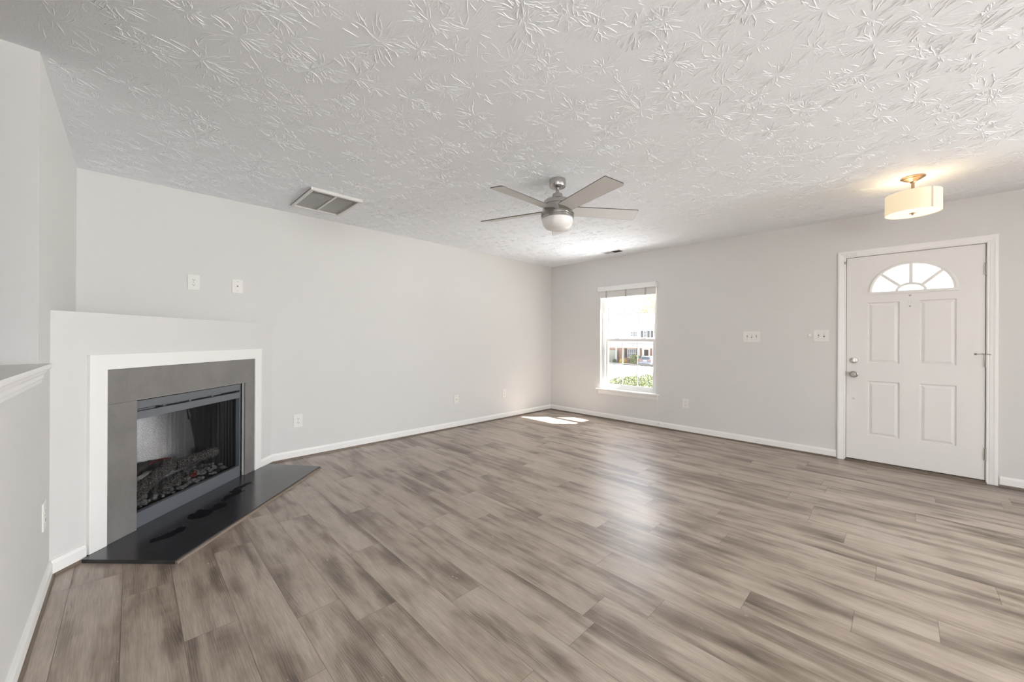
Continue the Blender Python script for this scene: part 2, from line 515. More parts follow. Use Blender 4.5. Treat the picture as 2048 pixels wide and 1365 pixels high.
# ------------------------------------------------------------------ ceiling and walls
# ceiling with crow's-foot texture: bursts of low plaster ridges, part of the ceiling's own mesh
mb = MB(); mb.box(XB - 0.1, XR + 0.15, YB - 0.1, YL + 0.12, H, H + 0.12)
def ceiling_ridges():
    rnd = random.Random(11)
    vs_, fs_ = [], []
    step = 0.168
    nx, ny = int((XR - XL) / step) + 2, int((YL + 0.9) / step) + 2
    for ix in range(nx):
        for iy in range(ny):
            cx = XL + (ix + 0.5 * (iy % 2)) * step + rnd.uniform(-0.085, 0.085)
            cy = -0.9 + iy * step + rnd.uniform(-0.085, 0.085)
            rad = rnd.uniform(0.07, 0.155)
            amp = rnd.choice((0.55, 0.8, 1.0, 1.0, 1.25))
            for k in range(rnd.randint(30, 56)):
                a = rnd.uniform(0, 2 * math.pi)
                r0 = rad * rnd.uniform(0.05, 0.75); ln = rad * rnd.uniform(0.16, 0.52)
                d = a + rnd.gauss(0, 0.28)
                px, py = cx + r0 * math.cos(a), cy + r0 * math.sin(a)
                curve = rnd.gauss(0, 0.6) if rnd.random() < 0.92 else rnd.gauss(0, 2.5)
                w = rnd.uniform(0.0009, 0.0022) * (0.8 + 0.3 * amp); hgt = rnd.uniform(0.0007, 0.0022) * amp
                n = 5
                pts = []
                for i in range(n + 1):
                    pts.append((px, py, d))
                    d += curve / n * 0.5
                    px += ln / n * math.cos(d); py += ln / n * math.sin(d)
                if any(not (XL + 0.01 < p[0] < XR - 0.01 and p[1] < YL - 0.01) for p in pts): continue
                base = len(vs_)
                for i, (qx, qy, dd) in enumerate(pts):
                    t = i / n
                    pr = max(0.05, math.sin(math.pi * (0.08 + 0.86 * t))) ** 0.6
                    sx, sy = -math.sin(dd) * w * pr, math.cos(dd) * w * pr
                    hh = hgt * pr
                    vs_ += [(qx - sx * 1.25, qy - sy * 1.25, H), (qx - sx * 0.5, qy - sy * 0.5, H - hh * 0.85), (qx + sx * 0.5, qy + sy * 0.5, H - hh * 0.85), (qx + sx * 1.25, qy + sy * 1.25, H)]
                for i in range(n):
                    for q in range(3):
                        b0 = base + i * 4 + q
                        fs_.append((b0, b0 + 1, b0 + 5, b0 + 4))
                fs_.append((base, base + 1, base + 2, base + 3)); e = base + n * 4; fs_.append((e + 3, e + 2, e + 1, e))
    return vs_, fs_
_v, _f = ceiling_ridges()
_bv = [mb.bm.verts.new(p) for p in _v]
for f_ in _f: mb.bm.faces.new([_bv[i] for i in f_])
tag(mb.build('ceiling', M['ceiling']), 'white ceiling with stomped crow foot texture', 'ceiling', kind='structure')

mb = MB(); mb.box(XL - 0.1, XR + 0.15, YL, YL + 0.12, 0, H)
tag(mb.build('wall_left', M['wall']), 'long blank greige wall behind the fireplace and below the large vent', 'wall', kind='structure')

mb = MB()
FILL_HOLE = (-6.3, -3.7, 0.45, 1.99)               # unseen opening added for the right rear fill lamp
grid_wall(mb, [YB, FILL_HOLE[0], FILL_HOLE[1], DOOR[0], DOOR[1], WIN[0], WIN[1], YL + 0.12], [0, WIN[2], FILL_HOLE[2], WIN[3], FILL_HOLE[3], DOOR[3], H], [WIN, DOOR, FILL_HOLE], XR, XR + 0.15, lambda u, d, z: (d, u, z))
tag(mb.build('wall_right', M['wall']), 'greige wall holding the window and the white entry door', 'wall', kind='structure')

mb = MB(); mb.box(XL - 0.12, XL, YC, YL, 0, H)
tag(mb.build('wall_corner', M['wall']), 'narrow full height strip of wall at left, above the fireplace end', 'wall', kind='structure')

mb = MB(); mb.box(XL - 0.12, XL, -0.2, YHE - 0.0005, 0, H)  # unseen wall added to keep rear light out of the stairwell
tag(mb.build('wall_hall', M['wall']), 'unseen full height wall beside the camera, added to shade the stairwell', 'wall', kind='structure')
mb = MB(); mb.box(XL - 0.12, XL, YHE, YC - 0.0005, 0, 1.062)
tag(mb.build('wall_stair', M['wall']), 'low half wall with a white cap at the left edge', 'wall', kind='structure')

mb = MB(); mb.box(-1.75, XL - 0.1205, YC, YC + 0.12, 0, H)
M['stair_wall'] = simple('stair_wall_beige', (0.45, 0.42, 0.38), 0.62, bump=0.05, bscale=140)  # base colour darker and warmer than the other walls, a guessed tone
tag(mb.build('wall_stairwell', M['stair_wall']), 'darker beige wall seen above the half wall at far left', 'wall', kind='structure')
mb = MB(); mb.box(-1.87, -1.75, 0.4, YC + 0.12, 0, H)
tag(mb.build('wall_landing', M['wall']), 'side wall of the stairwell beyond the half wall', 'wall', kind='structure')
mb = MB(); mb.box(XB, XL - 0.1205, 0.28, 0.3995, 0, H)  # run lengthened to close the stairwell against light from the rear
tag(mb.build('wall_kitchen', M['wall']), 'wall behind the camera beside the stairwell', 'wall', kind='structure')
mb = MB()
grid_wall(mb, [XB - 0.1, -2.5, 0.7, XR + 0.15], [0, 2.08, H], [(-2.5, 0.7, -1, 2.08)], YB, YB - 0.12, lambda u, d, z: (u, d, z))
tag(mb.build('wall_rear', M['wall']), 'rear wall behind the camera with an added opening for the fill lamp', 'wall', kind='structure')
mb = MB()
grid_wall(mb, [YB, -4.5, -2.3, 0.52], [0, 0.4, 2.0, H], [(-4.5, -2.3, 0.4, 2.0)], XB, XB - 0.12, lambda u, d, z: (d, u, z))
tag(mb.build('wall_side', M['wall']), 'side wall behind the camera with an added opening for the fill lamp', 'wall', kind='structure')

mb = MB(); mb.box(4.45, XR - 0.001, -1.72, -1.6, 0, H)  # unseen partition added to hold rear light off the door end
tag(mb.build('wall_light_block', M['wall']), 'unseen partition right of the entry door, added to block light', 'wall', kind='structure')

# ------------------------------------------------------------------ chimney breast across the corner
PHI = R(45.28)
FA = Vector((XL, 2.983, 0))
FE = Vector((math.cos(PHI), math.sin(PHI), 0)); FN = Vector((math.sin(PHI), -math.cos(PHI), 0))
FL = 1.7776
BT = 1.335
def FP(u, d, z): return FA + FE * u + FN * d + Vector((0, 0, z))
mb = MB()
grid_wall(mb, [0.0, 0.43, 1.395, FL], [0, 0.815, BT], [(0.43, 1.395, -1, 0.815)], 0.0, -0.02, FP)
# ledge on top, a triangle back to the corner, and the dark cavity's cheeks
_i0, _i1 = FP(0.03, -0.0202, 0), FP(FL - 0.03, -0.0202, 0)
mb.prism([(_i0.x, _i0.y), (_i1.x, _i1.y), (XL + 0.001, YL - 0.001)], BT - 0.02, BT - 0.0005)
tag(mb.build('wall_fireplace', M['wall']), 'diagonal greige chimney breast across the corner with a flat ledge', 'wall', kind='structure')

# ------------------------------------------------------------------ baseboards, shoe mouldings, half-wall cap
BASE = [(0, 0.014), (0.0125, 0.014), (0.0125, 0.066), (0.009, 0.074), (0.0065, 0.083), (0, 0.084)]
SHOE = [(0, 0), (0.021, 0), (0.0205, 0.008), (0.017, 0.014), (0.0125, 0.017), (0, 0.017)]
def run_trim(name, prof, segs, mat, label, cat):
    b = MB()
    for p0, p1, n in segs: b.sweep(prof, p0, p1, n)
    return tag(b.build(name, mat), label, cat, kind='structure')
fb0, fb1 = FP(0.0, 0, 0), FP(0.158, 0, 0)
fb2, fb3 = FP(1.606, 0, 0), FP(FL, 0, 0)
seg_left = [((fb3.x - 0.004, YL, 0), (XR, YL, 0), (0, -1, 0))]
seg_r1 = [((XR, 0.470, 0), (XR, YL, 0), (-1, 0, 0))]
seg_r2 = [((XR, -1.5995, 0), (XR, -0.572, 0), (-1, 0, 0))]
seg_st = [((XL, -0.2, 0), (XL, FA.y + 0.006, 0), (1, 0, 0))]
seg_f1 = [(fb0, fb1, FN)]
seg_f2 = [(fb2, fb3, FN)]
run_trim('baseboard_left', BASE, seg_left, M['trim'], 'white baseboard along the long blank wall', 'baseboard')
run_trim('baseboard_right', BASE, seg_r1, M['trim'], 'white baseboard from the far corner to the entry door', 'baseboard')
run_trim('baseboard_entry', BASE, seg_r2, M['trim'], 'short white baseboard right of the entry door', 'baseboard')
run_trim('baseboard_stair', BASE, seg_st, M['trim'], 'white baseboard along the half wall at left', 'baseboard')
run_trim('baseboard_fireplace', BASE, seg_f1, M['trim'], 'short white baseboard left of the fireplace surround', 'baseboard')
run_trim('baseboard_breast', BASE, seg_f2, M['trim'], 'short white baseboard right of the fireplace surround', 'baseboard')
run_trim('trim_1', SHOE, seg_left, M['shoe'], 'brown shoe moulding under the baseboard of the long blank wall', 'moulding')
run_trim('trim_2', SHOE, seg_r1, M['shoe'], 'brown shoe moulding under the baseboard below the window', 'moulding')
run_trim('trim_3', SHOE, seg_r2, M['shoe'], 'brown shoe moulding right of the entry door', 'moulding')
run_trim('trim_4', SHOE, seg_st, M['shoe'], 'brown shoe moulding under the half wall baseboard', 'moulding')
run_trim('trim_5', SHOE, [(fb0 + FE * 0.01, FP(0.13, 0, 0), FN)], M['shoe'], 'short brown shoe moulding left of the hearth', 'moulding')
run_trim('trim_6', SHOE, [(FP(1.70, 0, 0), FP(FL, 0, 0), FN)], M['shoe'], 'short brown shoe moulding right of the hearth', 'moulding')
# cap of the half wall: nosed board with a stepped moulding below
mb = MB()
cap = [(-0.16, 1.062), (0.035, 1.062), (0.040, 1.068), (0.040, 1.077), (0.035, 1.083), (-0.16, 1.083)]
mb.sweep(cap, (XL, YHE + 0.001, 0), (XL, YC - 0.001, 0), (1, 0, 0))
mb.box(XL + 0.0005, XL + 0.036, YC - 0.001, YC + 0.045, 1.062, 1.083)
mb.sweep([(0.0, 1.000), (0.006, 1.000), (0.008, 1.012), (0.012, 1.020), (0.012, 1.034), (0.020, 1.046), (0.024, 1.062), (0.0, 1.062)], (XL, YHE, 0), (XL, YC + 0.03, 0), (1, 0, 0))
tag(mb.build('trim_7', M['trim']), 'white nosed cap board on top of the half wall', 'moulding', kind='structure')

# ------------------------------------------------------------------ fireplace
fp = thing('fireplace', 'corner fireplace with white frame, grey slate tiles and mesh screened firebox', 'fireplace', FA, PHI)
# local frame: x along the breast, -y into the room, z up
def fbox(b, u0, u1, d0, d1, z0, z1): return b.box(u0, u1, -d1, -d0, z0, z1)
U0, U1, UI0, UI1, ZT, ZI = 0.166, 1.598, 0.258, 1.512, 1.104, 1.017
b = MB(); b.prism([(U0, 0.021), (UI0, 0.021), (UI0, ZI), (UI1, ZI), (UI1, 0.021), (U1, 0.021), (U1, ZT), (U0, ZT)], -0.0005, 0.018, Matrix(((1, 0, 0, 0), (0, 0, -1, 0), (0, 1, 0, 0), (0, 0, 0, 1))))
tag(b.build('surround_frame', M['trim'], fp, bevel=0.0015), 'white painted flat frame')
b = MB(); fbox(b, UI0 + 0.001, UI1 - 0.001, 0.001, 0.010, 0.818, ZI - 0.001)
tag(b.build('lintel_tile', M['slate'], fp, bevel=0.0015), 'wide grey slate tile across the top')
b = MB(); fbox(b, UI0 + 0.001, 0.438, 0.001, 0.010, 0.021, 0.816); b.build('side_tile', M['slate'], fp, bevel=0.0015)
b = MB(); fbox(b, 1.392, UI1 - 0.001, 0.001, 0.010, 0.021, 0.816); b.build('side_tile', M['slate'], fp, bevel=0.0015)
# steel insert
ins = MB()
RB = -0.012                                            # insert face sits behind the tile face
def ib(u0, u1, z0, z1, d0=-0.045, d1=RB): fbox(ins, u0, u1, d0, d1, z0, z1)
ib(0.434, 0.447, 0.021, 0.808); ib(1.355, 1.366, 0.021, 0.808)
ib(0.447, 1.355, 0.758, 0.808); ib(0.447, 1.355, 0.692, 0.741); ib(0.447, 1.355, 0.021, 0.114)
fr = ins.build('insert_frame', M['insert'], fp, bevel=0.001)
tag(fr, 'grey painted steel frame')
b = MB(); fbox(b, 0.447, 1.355, -0.07, -0.05, 0.741, 0.758); b.build('air_slot', M['insert_dark'], fr)
b = MB(); fbox(b, 0.447, 0.60, -0.044, -0.03, 0.743, 0.752); fbox(b, 0.64, 1.18, -0.047, -0.036, 0.748, 0.753)
for u in (0.655, 0.86, 1.07): fbox(b, u, u + 0.02, -0.045, -0.028, 0.742, 0.757)
b.build('damper_lever', M['insert'], fr)
b = MB(); fbox(b, 1.366, 1.394, -0.33, -0.03, 0.0, 0.815); b.build('side_gap', M['dark_gap'], fp)
# firebox shell
b = MB()
z0, z1 = 0.10, 0.70
b.quad([(0.447, 0.045, z0), (0.52, 0.40, z0), (0.52, 0.40, z1), (0.447, 0.045, z1)])
b.build('firebox_cheek', M['insert_dark'], fp)
b = MB(); b.quad([(1.355, 0.045, z0), (1.355, 0.045, z1), (1.29, 0.40, z1), (1.29, 0.40, z0)])
b.build('firebox_cheek', M['insert_dark'], fp)
b = MB()
NB = 16
bow = [(0.50 + 0.80 * i / NB, 0.385 - 0.075 * i / NB - 0.03 * math.sin(math.pi * i / NB)) for i in range(NB + 1)]
for p, q in zip(bow, bow[1:]): b.quad([(*p, z0), (*q, z0), (q[0], q[1] + 0.10, 0.66), (p[0], p[1] + 0.10, 0.66)])
bmesh.ops.remove_doubles(b.bm, verts=b.bm.verts, dist=1e-5)
b.build('firebox_back', M['firebox'], fp, smooth=60)
b = MB(); b.quad([(0.447, 0.045, 0.70), (1.355, 0.045, 0.70), (1.31, 0.48, 0.64), (0.49, 0.48, 0.64)]); b.build('firebox_hood', M['insert_dark'], fp)
b = MB(); b.quad([(0.447, 0.045, z0), (1.355, 0.045, z0), (1.29, 0.40, z0), (0.52, 0.40, z0)]); b.build('firebox_floor', M['insert_dark'], fp)
# pleated wire curtains and their rod
def curtain(u0, u1, tight):
    b = MB(); n = 150; rows = 6
    grid = []
    for j in range(rows + 1):
        z = 0.116 + (0.690 - 0.116) * j / rows
        row = []
        for i in range(n + 1):
            t = i / n
            u = u0 + (u1 - u0) * t
            amp = 0.003 + 0.007 * math.exp(-((t - tight) / 0.22) ** 2)
            ph = 46 * (u - u0) * (1 + 0.55 * math.exp(-((t - tight) / 0.3) ** 2)) * 1.7
            flare = (1 - j / rows) * 0.004
            row.append(b.bm.verts.new((u, 0.062 + (amp + flare) * math.sin(ph), z)))
        grid.append(row)
    for j in range(rows):
        for i in range(n): b.bm.faces.new([grid[j][i], grid[j][i + 1], grid[j + 1][i + 1], grid[j + 1][i]])
    return b.build('mesh_curtain', M['mesh'], fp, smooth=80)
curtain(0.449, 0.866, 1.0); curtain(0.872, 1.335, 1.0)
b = MB(); b.cyl((0.449, 0.05, 0.700), (1.353, 0.05, 0.700), 0.004, 10); b.build('curtain_rod', M['insert_dark'], fp)
b = MB(); b.tube([(0.869, 0.049, 0.70), (0.869, 0.040, 0.67), (0.872, 0.036, 0.64), (0.874, 0.036, 0.612)], [0.006, 0.008, 0.011, 0.009], 10)
tag(b.build('pull_handle', M['insert_dark'], fp, smooth=50), 'black drop pull of the mesh curtain')

# logs and embers inside the firebox (one moulded set)
lg = thing('fire_log_set', 'charred artificial logs on an ember bed inside the firebox', 'logs', FP(0.88, -0.2, 0.1002), PHI)
LO = Vector((0.88, 0.2, 0.1002))
def log(p0, p1, r0, r1, bend=0.0, mat='bark', label=None):
    p0, p1 = Vector(p0) - LO, Vector(p1) - LO
    pts, rad = [], []
    n = 26
    for i in range(n + 1):
        t = i / n
        p = p0.lerp(p1, t) + Vector((0, 0, bend * math.sin(math.pi * t)))
        pts.append(p); rad.append((r0 + (r1 - r0) * t) * (1 + 0.07 * math.sin(i * 2.1) + random.uniform(-0.04, 0.04)))
    b = MB(); b.tube(pts, rad, 20)
    for v in b.bm.verts: v.co += Vector((random.uniform(-1, 1), random.uniform(-1, 1), random.uniform(-1, 1))) * 0.0022
    o = b.build('log', M[mat], lg, smooth=60)
    if label: tag(o, label)
    return o
log((0.50, 0.12, 0.175), (0.90, 0.19, 0.275), 0.043, 0.040, label='near left charred log')
log((0.93, 0.19, 0.255), (1.27, 0.15, 0.262), 0.036, 0.038, label='right grey charred log')
log((0.62, 0.30, 0.20), (1.02, 0.33, 0.215), 0.034, 0.036, 0.07, 'black_stone', 'arched dark rear log')
log((0.54, 0.27, 0.17), (0.74, 0.30, 0.26), 0.030, 0.028, 0.01, 'red_log', 'dark reddish rear log')
log((0.72, 0.10, 0.145), (0.93, 0.15, 0.185), 0.026, 0.028, label='short charred log in front')
b = MB()
for i in range(9):
    t = i / 8
    p = Vector((0.80 + 0.20 * t, 0.293, 0.283 + 0.018 * math.sin(math.pi * t))) - LO
    b.blob(p, 0.020, 0.010, 0.007, 8, 5, 0.12)
tag(b.build('ember_strip', M['ember'], lg, smooth=60), 'red resin strip along the rear log')
b = MB()
for q in ((1.0, 0.10, 0.18), (0.985, 0.105, 0.165), (1.012, 0.11, 0.170), (0.995, 0.095, 0.158)):
    b.blob(Vector(q) - LO, 0.017, 0.014, 0.013, 8, 5, 0.15)
tag(b.build('glowing_ember', M['ember'], lg, smooth=60), 'red ember piece between the logs')
b = MB()
for i in range(240):
    u = random.uniform(0.48, 1.32); d = random.uniform(0.07, 0.30)
    r = random.uniform(0.008, 0.019)
    b.blob(Vector((u, d, 0.100 + r * 0.6 + random.random() * 0.02 + 0.02 * (d > 0.12))) - LO, r, r, r * 0.8, 7, 4, 0.16)
tag(b.build('ember_bed', M['ash'], lg), 'grey loose ember stones', kind='stuff')

# hearth slab on the floor
he = thing('hearth_slab', 'black slate hearth slab on the floor before the firebox, with dark smears', 'hearth', FA, PHI)
iFP = (Matrix.Translation(FA) @ Matrix.Rotation(PHI, 4, 'Z')).inverted()
def L2(x, y): v = iFP @ Vector((x, y, 0)); return (v.x, v.y)
hp = [L2(-0.178, 3.045), L2(0.171, 2.703), L2(1.246, 3.768), L2(0.955, 4.062)]
hp[0] = (hp[0][0], -0.0225); hp[3] = (hp[3][0], -0.0225)
poly = [(U0 + 0.001, -0.0005), (U0 - 0.045, -0.0225)]
poly = [(0.125, -0.0225), hp[1], hp[2], (1.70, -0.0225), (1.70, -0.0225)]
b = MB(); b.prism([(0.125, -0.0225), hp[1], hp[2], (1.695, -0.0225)], 0.0005, 0.0205)
b.prism([(U0, -0.0225), (U1, -0.0225), (U1, -0.0005), (U0, -0.0005)], 0.0005, 0.0205)
b.prism([(UI0 + .002, -0.0005), (UI1 - .002, -0.0005), (UI1 - .002, 0.044), (UI0 + .002, 0.044)], 0.0005, 0.0205)
b.build('slab', M['hearth'], he)
d = Vector((hp[2][0] - hp[1][0], hp[2][1] - hp[1][1], 0)); d.normalize(); nn = Vector((d.y, -d.x, 0))
b = MB(); b.sweep([(0.0003, 0.0005), (0.014, 0.0005), (0.0135, 0.007), (0.010, 0.012), (0.0003, 0.0135)], (hp[1][0], hp[1][1], 0), (hp[2][0], hp[2][1], 0), nn)
tag(b.build('nosing', M['nosing'], he, smooth=40), 'thin brown wood edge strip')

# ------------------------------------------------------------------ wall plates (local: -y faces the room, x right, z up)
def plate_body(t, w, h, name='plate', dp=0.006):
    b = MB(); b.box(-w / 2, w / 2, -dp, 0, -h / 2, h / 2)
    return b.build(name, M['plastic'], t, bevel=0.002)
def receptacle(t, z):
    b = MB()
    pts = []
    for k in range(24):
        a = 2 * math.pi * k / 24
        pts.append((0.0165 * math.cos(a), max(-0.0125, min(0.0125, 0.0165 * math.sin(a)))))
    T = Matrix(((1, 0, 0, 0), (0, 0, -1, 0), (0, 1, 0, z), (0, 0, 0, 1)))
    b.prism(pts, 0.0055, 0.0075, T)
    o = b.build('receptacle', M['plastic'], t)
    s = MB()
    for x in (-0.0065, 0.0065): s.box(x - 0.0013, x + 0.0013, -0.0079, -0.0074, z - 0.001, z + 0.0065)
    s.cyl((0, -0.0074, z - 0.0065), (0, -0.0079, z - 0.0065), 0.0028, 10)
    s.build('slots', M['slot'], o)
def screw(t, x, z, y=-0.0062):
    b = MB(); b.cyl((x, y + 0.0005, z), (x, y - 0.0008, z), 0.0032, 10); b.build('screw', M['hinge'], t)
def duplex(label, loc, rz, w=0.078, h=0.124):
    t = thing('wall_outlet', label, 'outlet', loc, rz)
    plate_body(t, w, h); receptacle(t, 0.0205); receptacle(t, -0.0205); screw(t, 0, 0)
    return t
def coax(label, loc, rz, w=0.074, h=0.118, jack='nickel', r=0.005):
    t = thing('cable_plate', label, 'wall plate', loc, rz)
    plate_body(t, w, h)
    b = MB(); b.cyl((0, -0.005, 0), (0, -0.014, 0), r, 12)
    tag(b.build('cable_jack', M[jack], t), 'small dark jack')
    screw(t, 0, 0.042); screw(t, 0, -0.042)
    return t
def toggle(label, loc, rz, n, w, h):
    t = thing('light_switch', label, 'switch', loc, rz)
    plate_body(t, w, h)
    for i in range(n):
        x = (i - (n - 1) / 2) * 0.046
        b = MB(); b.box(x - 0.0055, x + 0.0055, -0.0072, -0.0055, -0.0125, 0.0125); b.build('toggle_slot', M['slot'], t)
        u = 1 if i % 2 == 0 else -1
        T = Matrix.Translation((x, -0.007, 0)) @ Matrix.Rotation(u * R(28), 4, 'X')
        b = MB(); b.box(-0.0045, 0.0045, -0.014, 0.0, -0.005, 0.005, T); b.build('toggle', M['plastic'], t, bevel=0.001)
        screw(t, x, 0.030); screw(t, x, -0.030)
    return t
RW = -math.pi / 2
duplex('white duplex outlet set high on the long wall above the fireplace ledge', (0.380, YL, 1.672), 0, 0.082, 0.127)
coax('white cable plate high on the long wall, right of the high outlet', (0.687, YL, 1.669), 0, 0.080, 0.124, 'slot')
duplex('white duplex outlet low on the long wall just right of the fireplace', (1.193, YL, 0.375), 0, 0.082, 0.13)
coax('small white cable plate low in the middle of the long blank wall', (3.137, YL, 0.383), 0)
duplex('white duplex outlet low on the long wall near the sun patch and far corner', (4.033, YL, 0.379), 0)
duplex('white duplex outlet low on the right wall just right of the window', (XR, 1.977, 0.375), RW)
toggle('white triple toggle switch plate midway between window and entry door', (XR, 1.230, 1.243), RW, 3, 0.172, 0.128)
toggle('white double toggle switch plate beside the entry door frame', (XR, 0.595, 1.252), RW, 2, 0.126, 0.126)
t = thing('wall_sensor', 'tiny white square sensor left of the double switch plate', 'sensor', (XR, 0.690, 1.259), RW)
b = MB(); b.box(-0.016, 0.016, -0.010, 0, -0.016, 0.016); b.build('sensor_body', M['plastic'], t, bevel=0.003)
b = MB(); b.cyl((0, -0.010, 0), (0, -0.0115, 0), 0.006, 12); b.build('button', M['plastic'], t)
duplex('white outlet seen edge on, low on the wall strip left of the fireplace', (XL, 2.785, 0.375), math.pi / 2, 0.08, 0.128)

# ------------------------------------------------------------------ ceiling vents
t = thing('ceiling_vent', 'large white return air vent with two grey louver panels near the long wall', 'vent', (1.256, 3.675, H), 0)
b = MB()
w, d = 0.214, 0.282
for (x0, x1, y0, y1) in ((-w, -w + 0.026, -d, d), (w - 0.026, w, -d, d), (-w + 0.026, w - 0.026, -d, -d + 0.03), (-w + 0.026, w - 0.026, d - 0.03, d)):
    b.box(x0, x1, y0, y1, -0.024, -0.0)
b.box(-0.008, 0.008, -d + 0.03, d - 0.03, -0.022, -0.008)
tag(b.build('vent_frame', M['grille'], t, bevel=0.002), 'raised white frame with a middle bar')
for sx in (-1, 1):
    b = MB()
    xa, xb = (-w + 0.026, -0.008) if sx < 0 else (0.008, w - 0.026)
    n = 46
    for i in range(n):
        y = -d + 0.033 + (2 * d - 0.066) * i / (n - 1)
        T = Matrix.Translation((0, y, -0.014)) @ Matrix.Rotation(R(24), 4, 'X')
        b.box(xa, xb, -0.0066, 0.0066, -0.0006, 0.0006, T)
    tag(b.build('louver_panel', M['grille'], t), 'fine grey louvers')
b = MB(); b.box(-w + 0.01, w - 0.01, -d + 0.01, d - 0.01, -0.003, -0.001); b.build('duct_backing', M['rubber'], t)
b = MB(); b.box(-w - 0.003, -w - 0.0005, -d, d, -0.016, -0.012); b.build('dark_line', M['rubber'], t)  # thin dark strip along the left side of the vent frame

t = thing('supply_register', 'small white ceiling register with a dark open louver above the window', 'vent', (4.812, 2.865, H), 0)
b = MB()
w, d = 0.068, 0.150
for (x0, x1, y0, y1) in ((-w, -w + 0.016, -d, d), (w - 0.016, w, -d, d), (-w + 0.016, w - 0.016, -d, -d + 0.02), (-w + 0.016, w - 0.016, d - 0.02, d), (-w + 0.016, w - 0.016, -0.006, 0.006)):
    b.box(x0, x1, y0, y1, -0.008, 0)
b.build('register_frame', M['trim'], t, bevel=0.002)
b = MB()
for i in range(7):
    x = -w + 0.022 + i * 0.0152
    b.box(-0.006, 0.006, 0.006, d - 0.02, -0.0006, 0.0006, Matrix.Translation((x, 0, -0.006)) @ Matrix.Rotation(R(-20), 4, 'Y'))
tag(b.build('louver_panel', M['trim'], t), 'closed white louvers')
b = MB()
for i in range(7):
    x = -w + 0.022 + i * 0.0152
    b.box(-0.006, 0.006, -d + 0.02, -0.006, -0.0006, 0.0006, Matrix.Translation((x, 0, -0.004)) @ Matrix.Rotation(R(75), 4, 'Y'))
b.build('louver_panel', M['slot'], t)
b = MB(); b.box(-w + 0.012, w - 0.012, -d + 0.012, d - 0.012, -0.002, -0.0008); b.build('duct_backing', M['slot'], t)

# ------------------------------------------------------------------ ceiling fan
FC = (2.351, 1.884, H)
fan = thing('ceiling_fan', 'brushed nickel five blade ceiling fan with frosted bowl light', 'ceiling fan', FC)
b = MB(); b.lathe([(0, 0), (0.064, 0), (0.064, -0.050), (0.060, -0.058), (0.030, -0.060), (0.024, -0.066), (0, -0.066)], seg=40); b.build('canopy', M['nickel'], fan, smooth=35)
b = MB(); b.cyl((0, 0, -0.06), (0, 0, -0.135), 0.0135, 20); b.build('downrod', M['nickel'], fan, smooth=35)
b = MB(); b.lathe([(0, -0.112), (0.038, -0.112), (0.040, -0.116), (0.040, -0.158), (0, -0.158)], seg=32); b.build('coupling_cover', M['nickel'], fan, smooth=35)
b = MB(); b.lathe([(0, -0.150), (0.040, -0.152), (0.098, -0.162), (0.106, -0.170), (0.106, -0.197), (0.101, -0.198), (0.101, -0.201), (0.108, -0.203), (0.118, -0.245), (0.122, -0.262), (0, -0.262)], seg=56); b.build('motor_housing', M['nickel'], fan, smooth=35)
b = MB()
b.lathe([(0.095, -0.262), (0.112, -0.262), (0.112, -0.268), (0.095, -0.268)], seg=56)
b.lathe([(0, -0.268), (0.130, -0.268), (0.130, -0.274), (0.122, -0.275), (0.122, -0.283), (0.128, -0.284), (0.128, -0.290), (0.122, -0.291), (0.122, -0.299), (0.126, -0.300), (0.126, -0.306), (0.118, -0.308), (0, -0.308)], seg=56)
b.build('light_kit_ring', M['nickel'], fan, smooth=35)
b = MB(); b.lathe([(0.118, -0.306), (0.119, -0.325), (0.112, -0.350), (0.094, -0.372), (0.066, -0.386), (0.034, -0.392), (0, -0.393)], seg=56)
tag(b.build('light_bowl', M['bowl'], fan, smooth=50), 'frosted white glass bowl')
def blade(ang):
    r0, r1 = 0.102, 0.655
    pitch = R(13)
    h = Matrix.Rotation(R(ang), 4, 'Z') @ Matrix.Translation((0, 0, -0.238)) @ Matrix.Rotation(-pitch, 4, 'X')
    # after rotation local x runs out along the blade, -y is the rising side
    out = [(r0, -0.058), (r0 + 0.02, -0.064), (r1 - 0.035, -0.074), (r1 - 0.02, -0.072), (r1 + 0.004, 0.058), (r1 - 0.01, 0.070), (r0 + 0.02, 0.060), (r0, 0.054)]
    b = MB(); b.prism(out, -0.003, 0.003, h)
    bl = b.build('blade', M['blade'], fan)
    e = MB(); n = len(out)
    for i in range(n):
        p, q = Vector((*out[i], 0)), Vector((*out[(i + 1) % n], 0))
        dv = (q - p).normalized(); nv = Vector((dv.y, -dv.x, 0)) * 0.0012
        e.prism([(p.x, p.y), (q.x, q.y), (q.x + nv.x, q.y + nv.y), (p.x + nv.x, p.y + nv.y)], -0.0032, 0.0032, h)
    e.build('blade_edge', M['blade_edge'], bl)
    k = MB(); k.prism([(0.07, -0.03), (0.165, -0.03), (0.175, -0.015), (0.175, 0.015), (0.165, 0.03), (0.07, 0.03)], 0.0032, 0.007, h)
    k.build('blade_iron', M['nickel'], bl)
for k in range(5): blade(-35.5 + 72 * k)

